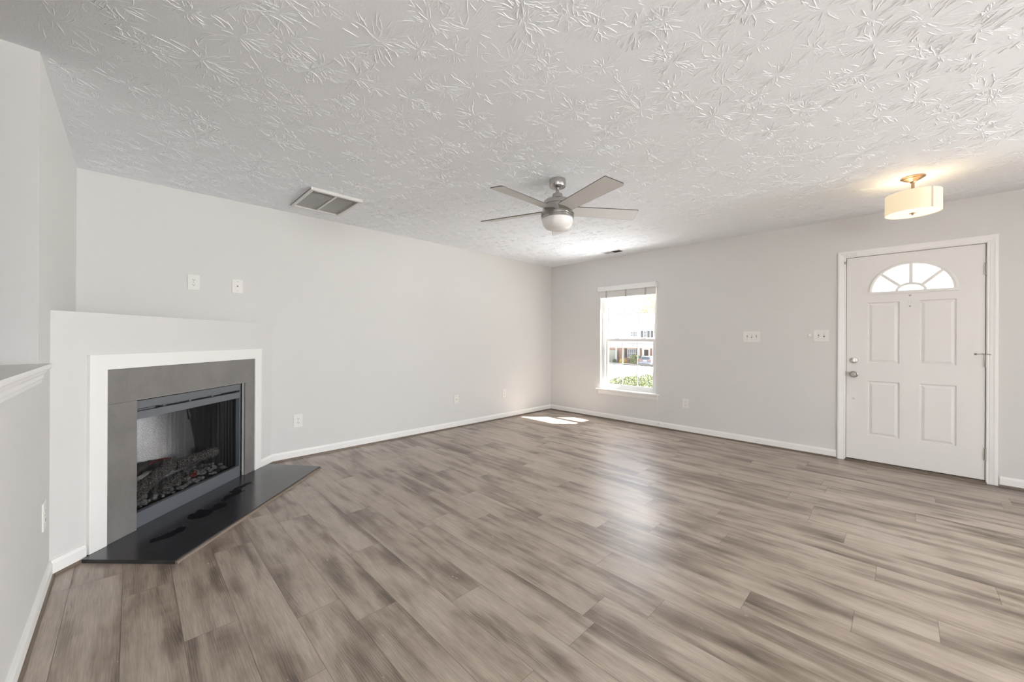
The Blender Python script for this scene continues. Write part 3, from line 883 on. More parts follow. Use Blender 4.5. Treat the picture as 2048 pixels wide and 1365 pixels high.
# ------------------------------------------------------------------ semi-flush light near the door
LC = (4.199, -0.053, H)
cl = thing('ceiling_light', 'lit cream drum ceiling light hanging before the entry door', 'ceiling light', LC)
b = MB(); b.lathe([(0, 0), (0.069, 0), (0.069, -0.006), (0.060, -0.010), (0.055, -0.016), (0.040, -0.020), (0.034, -0.026), (0.018, -0.032), (0.014, -0.045), (0, -0.045)], seg=40); b.build('canopy', M['bronze'], cl, smooth=35)
b = MB(); b.cyl((0, 0, -0.04), (0, 0, -0.262), 0.0095, 16); b.build('stem', M['bronze'], cl, smooth=35)
def emis_mat(name, col, estr, base):
    return simple(name, base, 0.6, emis=col, estr=estr)
M['shade'] = emis_mat('lit_fabric_shade', (1.0, 0.80, 0.50), 0.46, (0.50, 0.46, 0.37))
M['seam'] = emis_mat('shade_seam', (1.0, 0.72, 0.46), 0.20, (0.36, 0.31, 0.25))
M['diffuser'] = emis_mat('lit_acrylic_diffuser', (1.0, 0.93, 0.80), 0.55, (0.6, 0.6, 0.58))
b = MB(); b.lathe([(0.1530, -0.125), (0.1530, -0.272), (0.1505, -0.272), (0.1505, -0.125), (0.1530, -0.125)], seg=72)
sh = tag(b.build('drum_shade', M['shade'], cl, smooth=40), 'glowing cream fabric drum')
b = MB()
for i in range(5):
    a0, a1 = R(216 + i), R(217 + i)
    p = [(0.1536 * math.cos(a), 0.1536 * math.sin(a)) for a in (a0, a1)]
    b.quad([(*p[0], -0.1252), (*p[1], -0.1252), (*p[1], -0.2718), (*p[0], -0.2718)])
b.build('shade_seam', M['seam'], sh)
b = MB(); b.lathe([(0.1505, -0.266), (0.148, -0.270), (0, -0.2705)], seg=72); b.lathe([(0.1505, -0.262), (0, -0.263)], seg=72)
tag(b.build('diffuser', M['diffuser'], cl, smooth=40), 'glowing white bottom diffuser')
b = MB(); b.lathe([(0, -0.2695), (0.021, -0.2700), (0.020, -0.274), (0.008, -0.277), (0.007, -0.285), (0, -0.287)], seg=24); b.build('finial', M['bronze'], cl, smooth=35)
add_light('drum_bulb', 'POINT', 1.3, (1.0, 0.72, 0.42), (LC[0] + 0.05, LC[1] + 0.03, H - 0.17), shadow_soft_size=0.035)

# ------------------------------------------------------------------ window
wn = thing('window_1', 'white double hung window on the right wall near the far corner', 'window', (XR + 0.1, 2.821, 1.2), kind='structure')
WO = (XR + 0.1, 2.821, 1.2)
y0, y1, z0, z1 = WIN
b = MB(WO)
FX0, FX1 = XR + 0.058, XR + 0.148
b.box(FX0, FX1, y0, y0 + 0.038, z0, z1); b.box(FX0, FX1, y1 - 0.038, y1, z0, z1)
b.box(FX0, FX1, y0 + 0.038, y1 - 0.038, z0, z0 + 0.035); b.box(FX0, FX1, y0 + 0.038, y1 - 0.038, z1 - 0.035, z1)
b.box(FX0 + 0.040, FX0 + 0.046, y1 - 0.050, y1 - 0.038, z0, z1); b.box(FX0 + 0.040, FX0 + 0.046, y0 + 0.038, y0 + 0.050, z0, z1)
b.box(FX0 + 0.004, FX0 + 0.010, y1 - 0.046, y1 - 0.038, z0, z1)
b.build('window_frame', M['vinyl'], wn, bevel=0.002)
def sash(name, x0, x1, zb, zt, brail, trail, mz, lab):
    b = MB(WO)
    ya, yb = y0 + 0.042, y1 - 0.056
    b.box(x0, x1, ya, ya + 0.036, zb, zt); b.box(x0, x1, yb - 0.036, yb, zb, zt)
    b.box(x0, x1, ya + 0.036, yb - 0.036, zb, zb + brail); b.box(x0, x1, ya + 0.036, yb - 0.036, zt - trail, zt)
    s = b.build(name, M['vinyl'], wn, bevel=0.002); tag(s, lab)
    g0, g1 = ya + 0.036, yb - 0.036
    mm = MB(WO); xm = (x0 + x1) / 2
    for k in (1, 2):
        yy = g0 + (g1 - g0) * k / 3
        mm.box(xm - 0.004, xm + 0.004, yy - 0.006, yy + 0.006, zb + brail, zt - trail)
    mm.box(xm - 0.0038, xm + 0.0038, g0, g1, mz - 0.006, mz + 0.006)
    mm.build('muntin_grid', M['vinyl'], s)
    gl = MB(WO); gl.box(xm + 0.006, xm + 0.008, g0, g1, zb + brail, zt - trail); gl.build('glass', M['glass'], s)
    return s
sash('lower_sash', FX0 + 0.010, FX0 + 0.038, z0 + 0.036, 1.216, 0.055, 0.040, 0.842, 'lower sash')
sash('upper_sash', FX0 + 0.048, FX0 + 0.076, 1.176, z1 - 0.036, 0.040, 0.036, 1.590, 'upper sash')
b = MB(WO)
for yy in (2.60, 3.02): b.box(FX0 + 0.004, FX0 + 0.034, yy - 0.03, yy + 0.03, 1.2165, 1.226)
b.build('sash_lock', M['vinyl'], wn, bevel=0.002)
b = MB(WO); b.box(FX0 + 0.080, FX0 + 0.082, y0 + 0.039, y1 - 0.039, z0 + 0.036, 1.20)
tag(b.build('insect_screen', M['screen'], wn), 'fine grey insect screen outside the lower sash')
b = MB(WO)
b.prism([(XR - 0.052, 2.325), (XR - 0.0005, 2.325), (XR - 0.0005, y0 + 0.001), (FX0 - 0.0005, y0 + 0.001), (FX0 - 0.0005, y1 - 0.001), (XR - 0.0005, y1 - 0.001), (XR - 0.0005, 3.318), (XR - 0.052, 3.318)], 0.4365, 0.456)
b.build('window_sill', M['trim'], wn, bevel=0.004)
b = MB(WO); b.sweep([(0, 0.372), (0.010, 0.374), (0.014, 0.388), (0.016, 0.412), (0.022, 0.4362), (0, 0.4362)], (XR, 2.350, 0), (XR, 3.293, 0), (-1, 0, 0)); b.build('apron', M['trim'], wn)

# blind raised to the top of the window
bd = thing('window_blind', 'white horizontal blind pulled fully up under its valance', 'blind', (XR - 0.03, 2.824, 2.0))
BO = (XR - 0.03, 2.824, 2.0)
b = MB(BO); b.box(XR - 0.055, XR - 0.041, 2.363, 3.285, 1.930, 2.001); b.box(XR - 0.041, XR - 0.0005, 2.363, 2.372, 1.930, 2.001); b.box(XR - 0.041, XR - 0.0005, 3.276, 3.285, 1.930, 2.001)
b.build('valance', M['vinyl'], bd, bevel=0.003)
b = MB(BO); b.box(XR - 0.038, XR - 0.001, 2.375, 3.273, 1.945, 1.985); b.build('headrail', M['vinyl'], bd)
b = MB(BO)
for i in range(17):
    z = 1.852 + i * 0.0054
    j = random.uniform(-0.0015, 0.0015)
    b.box(XR - 0.036 + j, XR - 0.004 + j, 2.383, 3.262, z, z + 0.0045)
b.build('slat_stack', M['blind'], bd)
b = MB(BO); b.box(XR - 0.036, XR - 0.004, 2.383, 3.262, 1.830, 1.850); b.build('bottom_rail', M['blind'], bd, bevel=0.003)
for yy in (2.52, 2.82, 3.14):
    b = MB(BO); b.box(XR - 0.0385, XR - 0.0365, yy - 0.012, yy + 0.012, 1.828, 1.945); b.build('ladder_tape', M['tape'], bd)
b = MB(BO)
b.tube([(XR - 0.030, 2.372, 1.93), (XR - 0.034, 2.352, 1.40), (XR - 0.030, 2.338, 0.76)], 0.0016, 6)
b.tube([(XR - 0.026, 2.366, 1.93), (XR - 0.030, 2.348, 1.40), (XR - 0.028, 2.336, 0.76)], 0.0016, 6)
b.tube([(XR - 0.0300, 2.338, 0.752), (XR - 0.064, 2.335, 0.45), (XR - 0.020, 2.322, 0.085)], 0.0013, 6)
b.tube([(XR - 0.0300, 2.338, 0.752), (XR - 0.064, 2.343, 0.45), (XR - 0.020, 2.328, 0.085)], 0.0013, 6)
b.build('lift_cord', M['cord'], bd)
b = MB(BO); b.lathe([(0, 0.018), (0.003, 0.016), (0.007, -0.012), (0.005, -0.016), (0, -0.016)], (XR - 0.029, 2.338, 0.748), 14); b.build('cord_tassel', M['plastic'], bd, smooth=40)
b = MB(BO); b.box(XR - 0.030, XR - 0.0127, 2.315, 2.335, 0.050, 0.078); b.build('cord_cleat', M['plastic'], bd, bevel=0.003)

# ------------------------------------------------------------------ entry door
DO = (XR, -0.05, 0)
dr = thing('door_1', 'white steel entry door with four panels and a fan light', 'door', DO, kind='structure')
dy0, dy1, dz0, dz1 = -0.4945, 0.3955, 0.028, 2.032
DX = XR + 0.006                       # room face of the leaf
PAN = [(0.018, 0.239, 0.985, 1.576), (-0.335, -0.112, 0.988, 1.578), (0.015, 0.237, 0.277, 0.811), (-0.337, -0.113, 0.280, 0.812)]
LY, LZ, LA, LB = -0.055, 1.676, 0.2635, 0.246      # fan light glass: centre, base, half width, height
NF = 28
def arc(sc_a, sc_b, n=NF, cy=LY, cz=LZ): return [(cy + sc_a * math.cos(math.pi * k / n), cz + sc_b * math.sin(math.pi * k / n)) for k in range(n + 1)]
# leaf: flat face split into cells around the panels, the fan light cut out as its own fan of faces
b = MB(DO)
FZ0, FZ1 = 1.652, 1.945; FY0, FY1 = LY - 0.30, LY + 0.30
usb = sorted({dy0, dy1, FY0, FY1, *[p[0] for p in PAN], *[p[1] for p in PAN]})
zsb = sorted({dz0, dz1, FZ0, FZ1, *[p[2] for p in PAN], *[p[3] for p in PAN]})
holes = PAN + [(FY0, FY1, FZ0, FZ1)]
grid_wall(b, usb, zsb, holes, DX, DX + 0.044, lambda u, d, z: (d, u, z))
# ring of faces between the rectangular hole and the half ellipse
inner = arc(LA, LB)
def on_rect(k):
    a = math.pi * k / NF
    c, s_ = math.cos(a), math.sin(a)
    tt = min((0.30 / abs(c)) if abs(c) > 1e-6 else 9, ((FZ1 - LZ) / s_) if s_ > 1e-6 else 9)
    return (LY + c * tt, LZ + s_ * tt)
for X_ in (DX, DX + 0.044):
    for k in range(NF):
        (a0, a1), (b0, b1) = (inner[k], inner[k + 1]), (on_rect(k), on_rect(k + 1))
        pts = [a0, b0, b1, a1]
        rc0, rc1 = (FY1, FZ1), (FY0, FZ1)
        if abs(b0[0] - FY1) < 1e-6 and abs(b1[1] - FZ1) < 1e-6 and abs(b1[0] - FY1) > 1e-6: pts = [a0, b0, rc0, b1, a1]
        if abs(b0[1] - FZ1) < 1e-6 and abs(b1[0] - FY0) < 1e-6 and abs(b0[0] - FY0) > 1e-6: pts = [a0, b0, rc1, b1, a1]
        b.quad([(X_, p[0], p[1]) for p in pts])
    b.quad([(X_, FY0, FZ0), (X_, FY1, FZ0), (X_, FY1, LZ), (X_, LY + LA, LZ), (X_, LY - LA, LZ), (X_, FY0, LZ)])
for k in range(NF):
    p, q = inner[k], inner[k + 1]
    b.quad([(DX, *p), (DX, *q), (DX + 0.044, *q), (DX + 0.044, *p)])
b.quad([(DX, LY - LA, LZ), (DX, LY + LA, LZ), (DX + 0.044, LY + LA, LZ), (DX + 0.044, LY - LA, LZ)])
# raised panels: groove, then sloped field, all in the leaf's skin
for (pa, pb, pc, pd) in PAN:
    lv = [(0, 0.0), (0.007, 0.011), (0.014, 0.011), (0.033, 0.002)]
    rings = [[(DX + dd, pa + i, pc + i), (DX + dd, pb - i, pc + i), (DX + dd, pb - i, pd - i), (DX + dd, pa + i, pd - i)] for i, dd in lv]
    for A_, B_ in zip(rings, rings[1:]):
        for k in range(4): b.quad([A_[k], A_[(k + 1) % 4], B_[(k + 1) % 4], B_[k]])
    b.quad(rings[-1])
bmesh.ops.remove_doubles(b.bm, verts=b.bm.verts, dist=1e-5)
leaf = b.build('door_leaf', M['door'], dr)
# fan light frame, bars and glass
b = MB(DO)
ao, ai = arc(0.297, 0.272, cz=LZ - 0.001), arc(LA - 0.001, LB - 0.001)
for k in range(NF):
    o0, o1, i0, i1 = ao[k], ao[k + 1], ai[k], ai[k + 1]
    m0 = ((o0[0] + i0[0]) / 2, (o0[1] + i0[1]) / 2); m1 = ((o1[0] + i1[0]) / 2, (o1[1] + i1[1]) / 2)
    b.quad([(DX - 0.001, *o0), (DX - 0.001, *o1), (DX - 0.010, *m1), (DX - 0.010, *m0)])
    b.quad([(DX - 0.010, *m0), (DX - 0.010, *m1), (DX - 0.004, *i1), (DX - 0.004, *i0)])
    b.quad([(DX - 0.004, *i0), (DX - 0.004, *i1), (DX + 0.02, *i1), (DX + 0.02, *i0)])
b.box(DX - 0.010, DX + 0.001, LY - 0.297, LY + 0.297, LZ - 0.024, LZ)
b.build('fanlight_frame', M['door'], dr, bevel=0.0)
b = MB(DO)
def bar(p, q, w=0.0125, x0=DX + 0.004, x1=DX + 0.018):
    p, q = Vector((0, *p)), Vector((0, *q)); dv = (q - p).normalized(); nv = Vector((0, -dv.z, dv.y)) * w
    a = [p + nv, q + nv, q - nv, p - nv]
    A_ = [b.bm.verts.new((x0, v.y, v.z)) for v in a]; B_ = [b.bm.verts.new((x1, v.y, v.z)) for v in a]
    b.bm.faces.new(A_); b.bm.faces.new(list(reversed(B_)))
    for k in range(4): b.bm.faces.new([A_[k], B_[k], B_[(k + 1) % 4], A_[(k + 1) % 4]])
IA, IB = 0.093, 0.064
for a in (42, 90, 138):
    c, s_ = math.cos(R(a)), math.sin(R(a))
    bar((LY + (IA + 0.0095) * c, LZ + (IB + 0.0095) * s_), (LY + LA * c, LZ + LB * s_))
ia = arc(IA, IB, 14)
i0, i1 = arc(IA - 0.010, IB - 0.011, 14), arc(IA + 0.010, IB + 0.010, 14)
for k in range(14):
    for x_ in (DX + 0.003, DX + 0.019): b.quad([(x_, *i0[k]), (x_, *i1[k]), (x_, *i1[k + 1]), (x_, *i0[k + 1])])
    b.quad([(DX + 0.003, *i1[k]), (DX + 0.019, *i1[k]), (DX + 0.019, *i1[k + 1]), (DX + 0.003, *i1[k + 1])])
    b.quad([(DX + 0.003, *i0[k]), (DX + 0.019, *i0[k]), (DX + 0.019, *i0[k + 1]), (DX + 0.003, *i0[k + 1])])
bmesh.ops.remove_doubles(b.bm, verts=b.bm.verts, dist=1e-6)
b.build('fanlight_bars', M['door'], dr)
b = MB(DO); g_ = arc(LA, LB)
b.bm.faces.new([b.bm.verts.new((DX + 0.021, *p)) for p in g_]); b.bm.faces.new([b.bm.verts.new((DX + 0.023, *p)) for p in g_])
b.build('fanlight_glass', M['glass'], dr)
# jamb, stop, casing
b = MB(DO)
JY0, JY1, JZ = DOOR[0] + 0.0005, DOOR[1] - 0.0005, DOOR[3] - 0.0005
b.box(XR - 0.001, XR + 0.149, JY1 - 0.006, JY1, 0, JZ); b.box(XR - 0.001, XR + 0.149, JY0, JY0 + 0.006, 0, JZ); b.box(XR - 0.001, XR + 0.149, JY0, JY1, JZ - 0.006, JZ)
b.box(DX + 0.0445, DX + 0.06, JY1 - 0.025, JY1 - 0.006, 0, JZ - 0.006); b.box(DX + 0.0445, DX + 0.06, JY0 + 0.006, JY0 + 0.025, 0, JZ - 0.006); b.box(DX + 0.0445, DX + 0.06, JY0 + 0.006, JY1 - 0.006, JZ - 0.025, JZ - 0.006)
b.build('door_jamb', M['trim'], dr)
b = MB(DO)
b.box(DX + 0.004, DX + 0.040, JY1 - 0.0058, dy1 + 0.0003, 0.028, JZ - 0.007); b.box(DX + 0.004, DX + 0.040, dy0 - 0.0003, JY0 + 0.0058, 0.028, JZ - 0.007); b.box(DX + 0.004, DX + 0.040, dy0, dy1, dz1 + 0.0003, JZ - 0.0058)
b.build('weatherstrip', M['rubber'], dr)
CAS = [(0.000, 0.0), (0.011, 0.0), (0.013, 0.006), (0.011, 0.012), (0.014, 0.018), (0.016, 0.034), (0.019, 0.044), (0.019, 0.056), (0.015, 0.0615), (0.000, 0.0615)]
b = MB(DO)
cy0, cy1, cz = JY0 + 0.003, JY1 - 0.003, JZ - 0.003
rows = []
for dd, ww in CAS:
    x = XR - dd
    rows.append([(x, cy1 + ww, 0.004), (x, cy1 + ww, cz + ww), (x, cy0 - ww, cz + ww), (x, cy0 - ww, 0.004)])
for A_, B_ in zip(rows, rows[1:]):
    for k in range(3): b.quad([A_[k], A_[k + 1], B_[k + 1], B_[k]])
b.quad([r_[0] for r_ in rows]); b.quad([r_[3] for r_ in rows])
bmesh.ops.remove_doubles(b.bm, verts=b.bm.verts, dist=1e-6)
b.build('door_casing', M['trim'], dr)
b = MB(DO); b.box(XR - 0.012, XR + 0.15, JY0 + 0.006, JY1 - 0.006, 0.0008, 0.020); b.sweep([(0.012, 0.0008), (0.034, 0.0008), (0.028, 0.008), (0.012, 0.014)], (XR, JY0 + 0.0, 0), (XR, JY1, 0), (-1, 0, 0))
tag(b.build('threshold', M['shoe'], dr), 'brown wood threshold strip')
b = MB(DO); b.box(DX + 0.006, DX + 0.038, dy0 + 0.001, dy1 - 0.001, 0.020, 0.028); b.build('door_sweep', M['rubber'], dr)
# hardware
for zc in (1.820, 1.037, 0.248):
    b = MB(DO)
    for k in range(5):
        za = zc - 0.052 + k * 0.021
        b.cyl((XR - 0.004, dy0 - 0.004, za), (XR - 0.004, dy0 - 0.004, za + 0.0198), 0.0068, 12)
    b.box(XR - 0.002, XR + 0.005, dy0 - 0.018, dy0 + 0.008, zc - 0.052, zc + 0.052)
    hg = b.build('hinge', M['hinge'], dr, smooth=40)
    if abs(zc - 1.037) < 0.01:
        b = MB(DO)
        b.tube([(XR - 0.006, dy0 - 0.004, zc + 0.056), (XR - 0.030, dy0 + 0.018, zc + 0.060), (XR - 0.034, dy0 + 0.05, zc + 0.058)], 0.0035, 8)
        b.tube([(XR - 0.006, dy0 - 0.004, zc + 0.056), (XR - 0.034, dy0 - 0.020, zc + 0.058), (XR - 0.040, dy0 - 0.026, zc + 0.054)], 0.003, 8)
        b.cyl((XR - 0.034, dy0 + 0.05, zc + 0.058), (XR - 0.030, dy0 + 0.062, zc + 0.056), 0.008, 12)
        tag(b.build('hinge_pin_stop', M['hinge'], hg, smooth=40), 'metal hinge pin door stop')
TX = Matrix.Rotation(-math.pi / 2, 4, 'Y')              # lathe axis pointing into the room (-X)
def knob_at(prof, y, z, name, mat, seg=32):
    b = MB(DO); b.lathe(prof, seg=seg, M4=Matrix.Translation((DX, y, z)) @ TX); return b.build(name, M[mat], dr, smooth=40)
k1 = knob_at([(0, 0), (0.033, 0), (0.033, 0.004), (0.026, 0.010), (0.014, 0.014), (0.013, 0.03), (0.022, 0.036), (0.029, 0.046), (0.029, 0.058), (0.022, 0.066), (0, 0.068)], 0.339, 0.868, 'door_knob', 'nickel')
k2 = knob_at([(0, 0), (0.033, 0), (0.033, 0.006), (0.027, 0.014), (0.012, 0.016), (0, 0.016)], 0.339, 1.008, 'deadbolt', 'chrome')
b = MB(DO); b.box(DX - 0.034, DX - 0.014, 0.334, 0.344, 0.992, 1.024); b.build('thumb_turn', M['chrome'], k2, bevel=0.003)
knob_at([(0, 0), (0.011, 0), (0.010, 0.003), (0.005, 0.004), (0, 0.002)], 0.340, 0.628, 'bolt_plug', 'chrome', 16)
for z, r_, mt in ((1.627, 0.009, 'hinge'), (1.567, 0.011, 'chrome'), (1.528, 0.008, 'hinge')):
    knob_at([(0, 0), (r_, 0), (r_ * 0.8, 0.003), (0, 0.0035)], -0.050, z, 'viewer' if mt == 'chrome' else 'bolt_cover', mt, 18)
b = MB(DO); b.box(XR - 0.024, XR - 0.0195, 0.336, 0.388, 2.055, 2.072); b.box(XR - 0.030, XR - 0.010, 0.318, 0.392, 2.048, 2.078); tag(b.build('door_contact', M['plastic'], dr, bevel=0.002), 'white alarm contact on the casing')
b = MB(DO); b.box(DX - 0.010, DX - 0.0005, 0.362, 0.392, 1.965, 2.020); b.build('contact_magnet', M['plastic'], dr, bevel=0.002)
b = MB(DO); b.box(XR - 0.0185, XR - 0.010, 0.402, 0.412, 1.975, 2.0); b.build('strike', M['hinge'], dr)
b = MB(DO); b.box(XR - 0.003, XR + 0.006, 0.3975, 0.4045, 0.85, 0.90); b.build('latch_plate', M['hinge'], dr)

# ------------------------------------------------------------------ outdoors beyond the window
M['asphalt'] = simple('pale_road', (0.40, 0.39, 0.38), 0.9, var=0.1, vscale=2)
M['lawn'] = simple('dry_lawn', (0.46, 0.43, 0.30), 0.95, var=0.25, vscale=3)
M['brick'] = None
def brick_material():
    mt, nt, bs, out = new_mat('red_brick')
    g = NT(nt)
    x, y, z = g.sep(g.obj())
    br = g.node('ShaderNodeTexBrick')
    g.set(br.inputs['Vector'], g.comb(y, z, 0.0))
    br.inputs['Color1'].default_value = (0.36, 0.22, 0.16, 1); br.inputs['Color2'].default_value = (0.30, 0.17, 0.12, 1); br.inputs['Mortar'].default_value = (0.45, 0.40, 0.36, 1)
    br.inputs['Scale'].default_value = 4.0
    g.set(bs.inputs['Base Color'], br.outputs['Color']); bs.inputs['Roughness'].default_value = 0.9
    return mt
M['brick'] = brick_material()
def siding_material():
    mt, nt, bs, out = new_mat('white_lap_siding')
    g = NT(nt)
    x, y, z = g.sep(g.obj())
    h = g.math('FRACT', g.math('MULTIPLY', z, 6.0))
    bs.inputs['Base Color'].default_value = (0.80, 0.79, 0.76, 1)
    g.set(bs.inputs['Normal'], g.bump(h, 0.4, 0.02))
    return mt
M['siding'] = siding_material()
M['roof'] = simple('grey_shingles', (0.42, 0.41, 0.41), 0.9, var=0.15, vscale=8)
M['shutter'] = simple('dark_shutter', (0.05, 0.055, 0.06), 0.6)
M['pane'] = simple('dark_window_pane', (0.10, 0.12, 0.14), 0.08)
M['garage'] = simple('pale_green_door', (0.33, 0.34, 0.28), 0.7, var=0.05)
M['brown_door'] = simple('dark_brown_door', (0.07, 0.045, 0.04), 0.5)
def leaf_mat(name, c1, c2):
    mt, nt, bs, out = new_mat(name); g = NT(nt)
    oi = g.node('ShaderNodeNewGeometry')
    g.set(bs.inputs['Base Color'], g.mix(oi.outputs['Random Per Island'], c1, c2)); bs.inputs['Roughness'].default_value = 0.6
    return mt
M['hedge'] = leaf_mat('hedge_leaf', (0.03, 0.05, 0.02), (0.20, 0.23, 0.09))
M['autumn'] = leaf_mat('orange_leaf', (0.34, 0.20, 0.10), (0.58, 0.40, 0.26))
M['grey_tree'] = leaf_mat('grey_twig', (0.13, 0.12, 0.10), (0.34, 0.31, 0.26))
M['yellow'] = leaf_mat('yellow_leaf', (0.62, 0.46, 0.10), (0.80, 0.62, 0.2))
M['trunk'] = simple('trunk_bark', (0.16, 0.13, 0.10), 0.9, var=0.2, vscale=10)
M['car_silver'] = simple('silver_car_paint', (0.22, 0.24, 0.28), 0.3, 0.4)
M['car_dark'] = simple('dark_car_paint', (0.06, 0.065, 0.07), 0.3, 0.3)
M['tyre'] = simple('tyre', (0.02, 0.02, 0.02), 0.8)
M['tail'] = simple('tail_lamp', (0.65, 0.10, 0.08), 0.3)

def gz(x): return -0.30 - 0.0505 * max(0, x - 6)
b = MB()
b.quad([(7.2, -40, gz(7.2)), (16, -40, gz(16)), (16, 80, gz(16)), (7.2, 80, gz(7.2))])
b.quad([(59, -40, gz(59)), (140, -40, gz(59) - 1), (140, 80, gz(59) - 1), (59, 80, gz(59))])
tag(b.build('ground', M['lawn']), 'dry lawn outside the window', 'ground', kind='structure')
M['bounce_strip'] = simple('pale_bounce_ground', (0.72, 0.71, 0.69), 0.85, var=0.05, vscale=4)
b = MB(); b.quad([(XR + 0.16, -40, -0.3), (7.2, -40, gz(7.2)), (7.2, 80, gz(7.2)), (XR + 0.16, 80, -0.3)])  # unseen pale strip added to bounce sun up through the window
tag(b.build('bounce_strip', M['bounce_strip']), 'unseen pale ground strip added outside the window to bounce sunlight in', 'bounce_strip', kind='structure')
b = MB(); b.quad([(16, -40, gz(16)), (59, -40, gz(59)), (59, 80, gz(59)), (16, 80, gz(16))])
tag(b.build('road', M['asphalt']), 'sunlit pale street and parking outside', 'road', kind='structure')

def leaves(mb, c, rx, ry, rz, n, size, shell=0.55, zmin=-1.0):
    k = 0
    while k < n:
        v = Vector((random.uniform(-1, 1), random.uniform(-1, 1), random.uniform(zmin, 1)))
        if v.length > 1 or v.length < shell: continue
        k += 1
        p = Vector(c) + Vector((v.x * rx, v.y * ry, v.z * rz))
        E_ = Euler((random.uniform(0, 6.28), random.uniform(0, 6.28), random.uniform(0, 6.28))).to_matrix()
        s = size * random.uniform(0.6, 1.3)
        mb.bm.faces.new([mb.bm.verts.new(p + E_ @ Vector(q)) for q in ((-s, 0, 0), (0, -s * 0.5, 0.15 * s), (s, 0, 0), (0, s * 0.5, 0.15 * s))])

b = MB(); b.box(XR + 0.151, XR + 1.45, -7.5, 1.80, 2.62, 2.75)  # stretch beyond the entry is added to keep sun off the fill opening
tag(b.build('roof_porch', M['trim']), 'porch roof over the entry door outside, lengthened to block sun at the rear', 'roof', kind='structure')
# hedge just outside the window
hd = thing('boxwood_hedge', 'clipped green hedge just outside the window', 'hedge', (7.6, 3.3, -0.3))
HO = (7.6, 3.3, -0.3)
b = MB(HO)
for (cy, ry, zt) in ((4.15, 0.66, 0.40), (3.75, 0.75, 0.47), (3.3, 0.8, 0.53), (2.75, 0.8, 0.53), (2.2, 0.8, 0.53), (1.7, 0.7, 0.5)):
    leaves(b, (7.6, cy, (zt - 0.3) / 2), 0.55, ry, (zt + 0.3) / 2 + 0.02, 8500, 0.017, 0.74)
b.build('foliage', M['hedge'], hd)
for cy in (4.15, 3.3, 2.55, 1.7):
    b = MB(HO); b.tube([(7.6, cy, -0.3), (7.63, cy + 0.03, 0.0), (7.58, cy + 0.08, 0.25)], 0.018, 6)
    b.build('stem', M['trunk'], hd)

# townhouse across the street, facing the window
HX, GZ = 60.0, gz(59)
th = thing('townhouse', 'white gabled house with brick ground floor across the street', 'house', (HX, 31, GZ))
TO = (HX, 31, GZ)
b = MB(TO); b.box(HX, HX + 9, 24, 36.3, GZ, -0.15); b.build('brick_storey', M['brick'], th)
b = MB(TO); b.box(HX - 0.02, HX + 9, 24, 36.3, -0.15, 3.0)
b.prism([(26.2, 3.0), (35.4, 3.0), (30.8, 5.05)], 0, 9, Matrix(((0, 0, 1, HX - 0.02), (1, 0, 0, 0), (0, 1, 0, 0), (0, 0, 0, 1))))
b.build('upper_siding', M['siding'], th)
b = MB(TO)
for ya, yb, za, zb_ in ((30.8, 36.4, 5.2, 2.70), (30.8, 25.6, 5.2, 2.88)):
    b.prism([(ya, za), (yb, zb_), (yb, zb_ - 0.16), (ya, za - 0.16)], 0, 9.5, Matrix(((0, 0, 1, HX - 0.5), (1, 0, 0, 0), (0, 1, 0, 0), (0, 0, 0, 1))))
b.quad([(HX + 1, 23.6, 3.0), (HX + 5, 23.6, 5.6), (HX + 5, 38, 5.6), (HX + 1, 38, 3.0)])
b.build('roof', M['roof'], th)
for ya, yb, za, zb_ in ((30.8, 36.4, 5.2, 2.70), (30.8, 25.6, 5.2, 2.88)):
    b = MB(TO); T_ = Matrix(((0, 0, 1, HX - 0.56), (1, 0, 0, 0), (0, 1, 0, 0), (0, 0, 0, 1)))
    b.prism([(ya, za - 0.24), (ya, za + 0.02), (yb, zb_ + 0.02), (yb, zb_ - 0.24)], 0, 0.05, T_)
    b.build('eave_board', M['siding'], th)
b = MB(TO); b.box(HX - 1.6, HX - 0.021, 24, 34.3, -0.12, 0.42); b.build('porch_roof', M['siding'], th)
for yy in (34.1, 29.95, 27.6):
    b = MB(TO); b.box(HX - 1.5, HX - 1.32, yy - 0.09, yy + 0.09, GZ, -0.12); b.build('porch_post', M['siding'], th)
def house_window(yc, zc, w, h, x=HX - 0.03, shut=True, twin=False):
    b = MB(TO); b.box(x - 0.05, x - 0.012, yc - w / 2, yc + w / 2, zc - h / 2, zc + h / 2)
    f = b.build('window', M['siding'], th)
    b = MB(TO)
    cols = 4 if twin else 2
    for i in range(cols):
        for j in range(2):
            gap = 0.05
            cw = (w - 0.08) / cols; ch = (h - 0.08) / 2
            ya = yc - w / 2 + 0.04 + cw * i; za = zc - h / 2 + 0.04 + ch * j
            b.box(x - 0.065, x - 0.051, ya + gap / 2, ya + cw - gap / 2, za + gap / 2, za + ch - gap / 2)
    b.build('pane', M['pane'], f)
    if shut:
        for s in (-1, 1):
            b = MB(TO); b.box(x - 0.06, x - 0.012, yc + s * (w / 2 + 0.26) - 0.2, yc + s * (w / 2 + 0.26) + 0.2, zc - h / 2, zc + h / 2); b.build('shutter', M['shutter'], th)
house_window(32.0, -1.07, 1.6, 1.5, HX - 0.001, True, True)
house_window(33.4, 2.15, 0.55, 0.8, shut=False)
house_window(31.6, 2.15, 1.2, 0.85, shut=False, twin=True)
house_window(29.6, 2.15, 0.6, 1.1)
house_window(27.9, 2.15, 0.6, 1.1)
b = MB(TO); b.box(HX - 0.06, HX - 0.001, 28.75, 30.15, GZ, -0.2); f = b.build('door_surround', M['siding'], th)
b = MB(TO); b.box(HX - 0.09, HX - 0.061, 29.05, 29.75, GZ, -0.4); b.build('front_door', M['brown_door'], th)
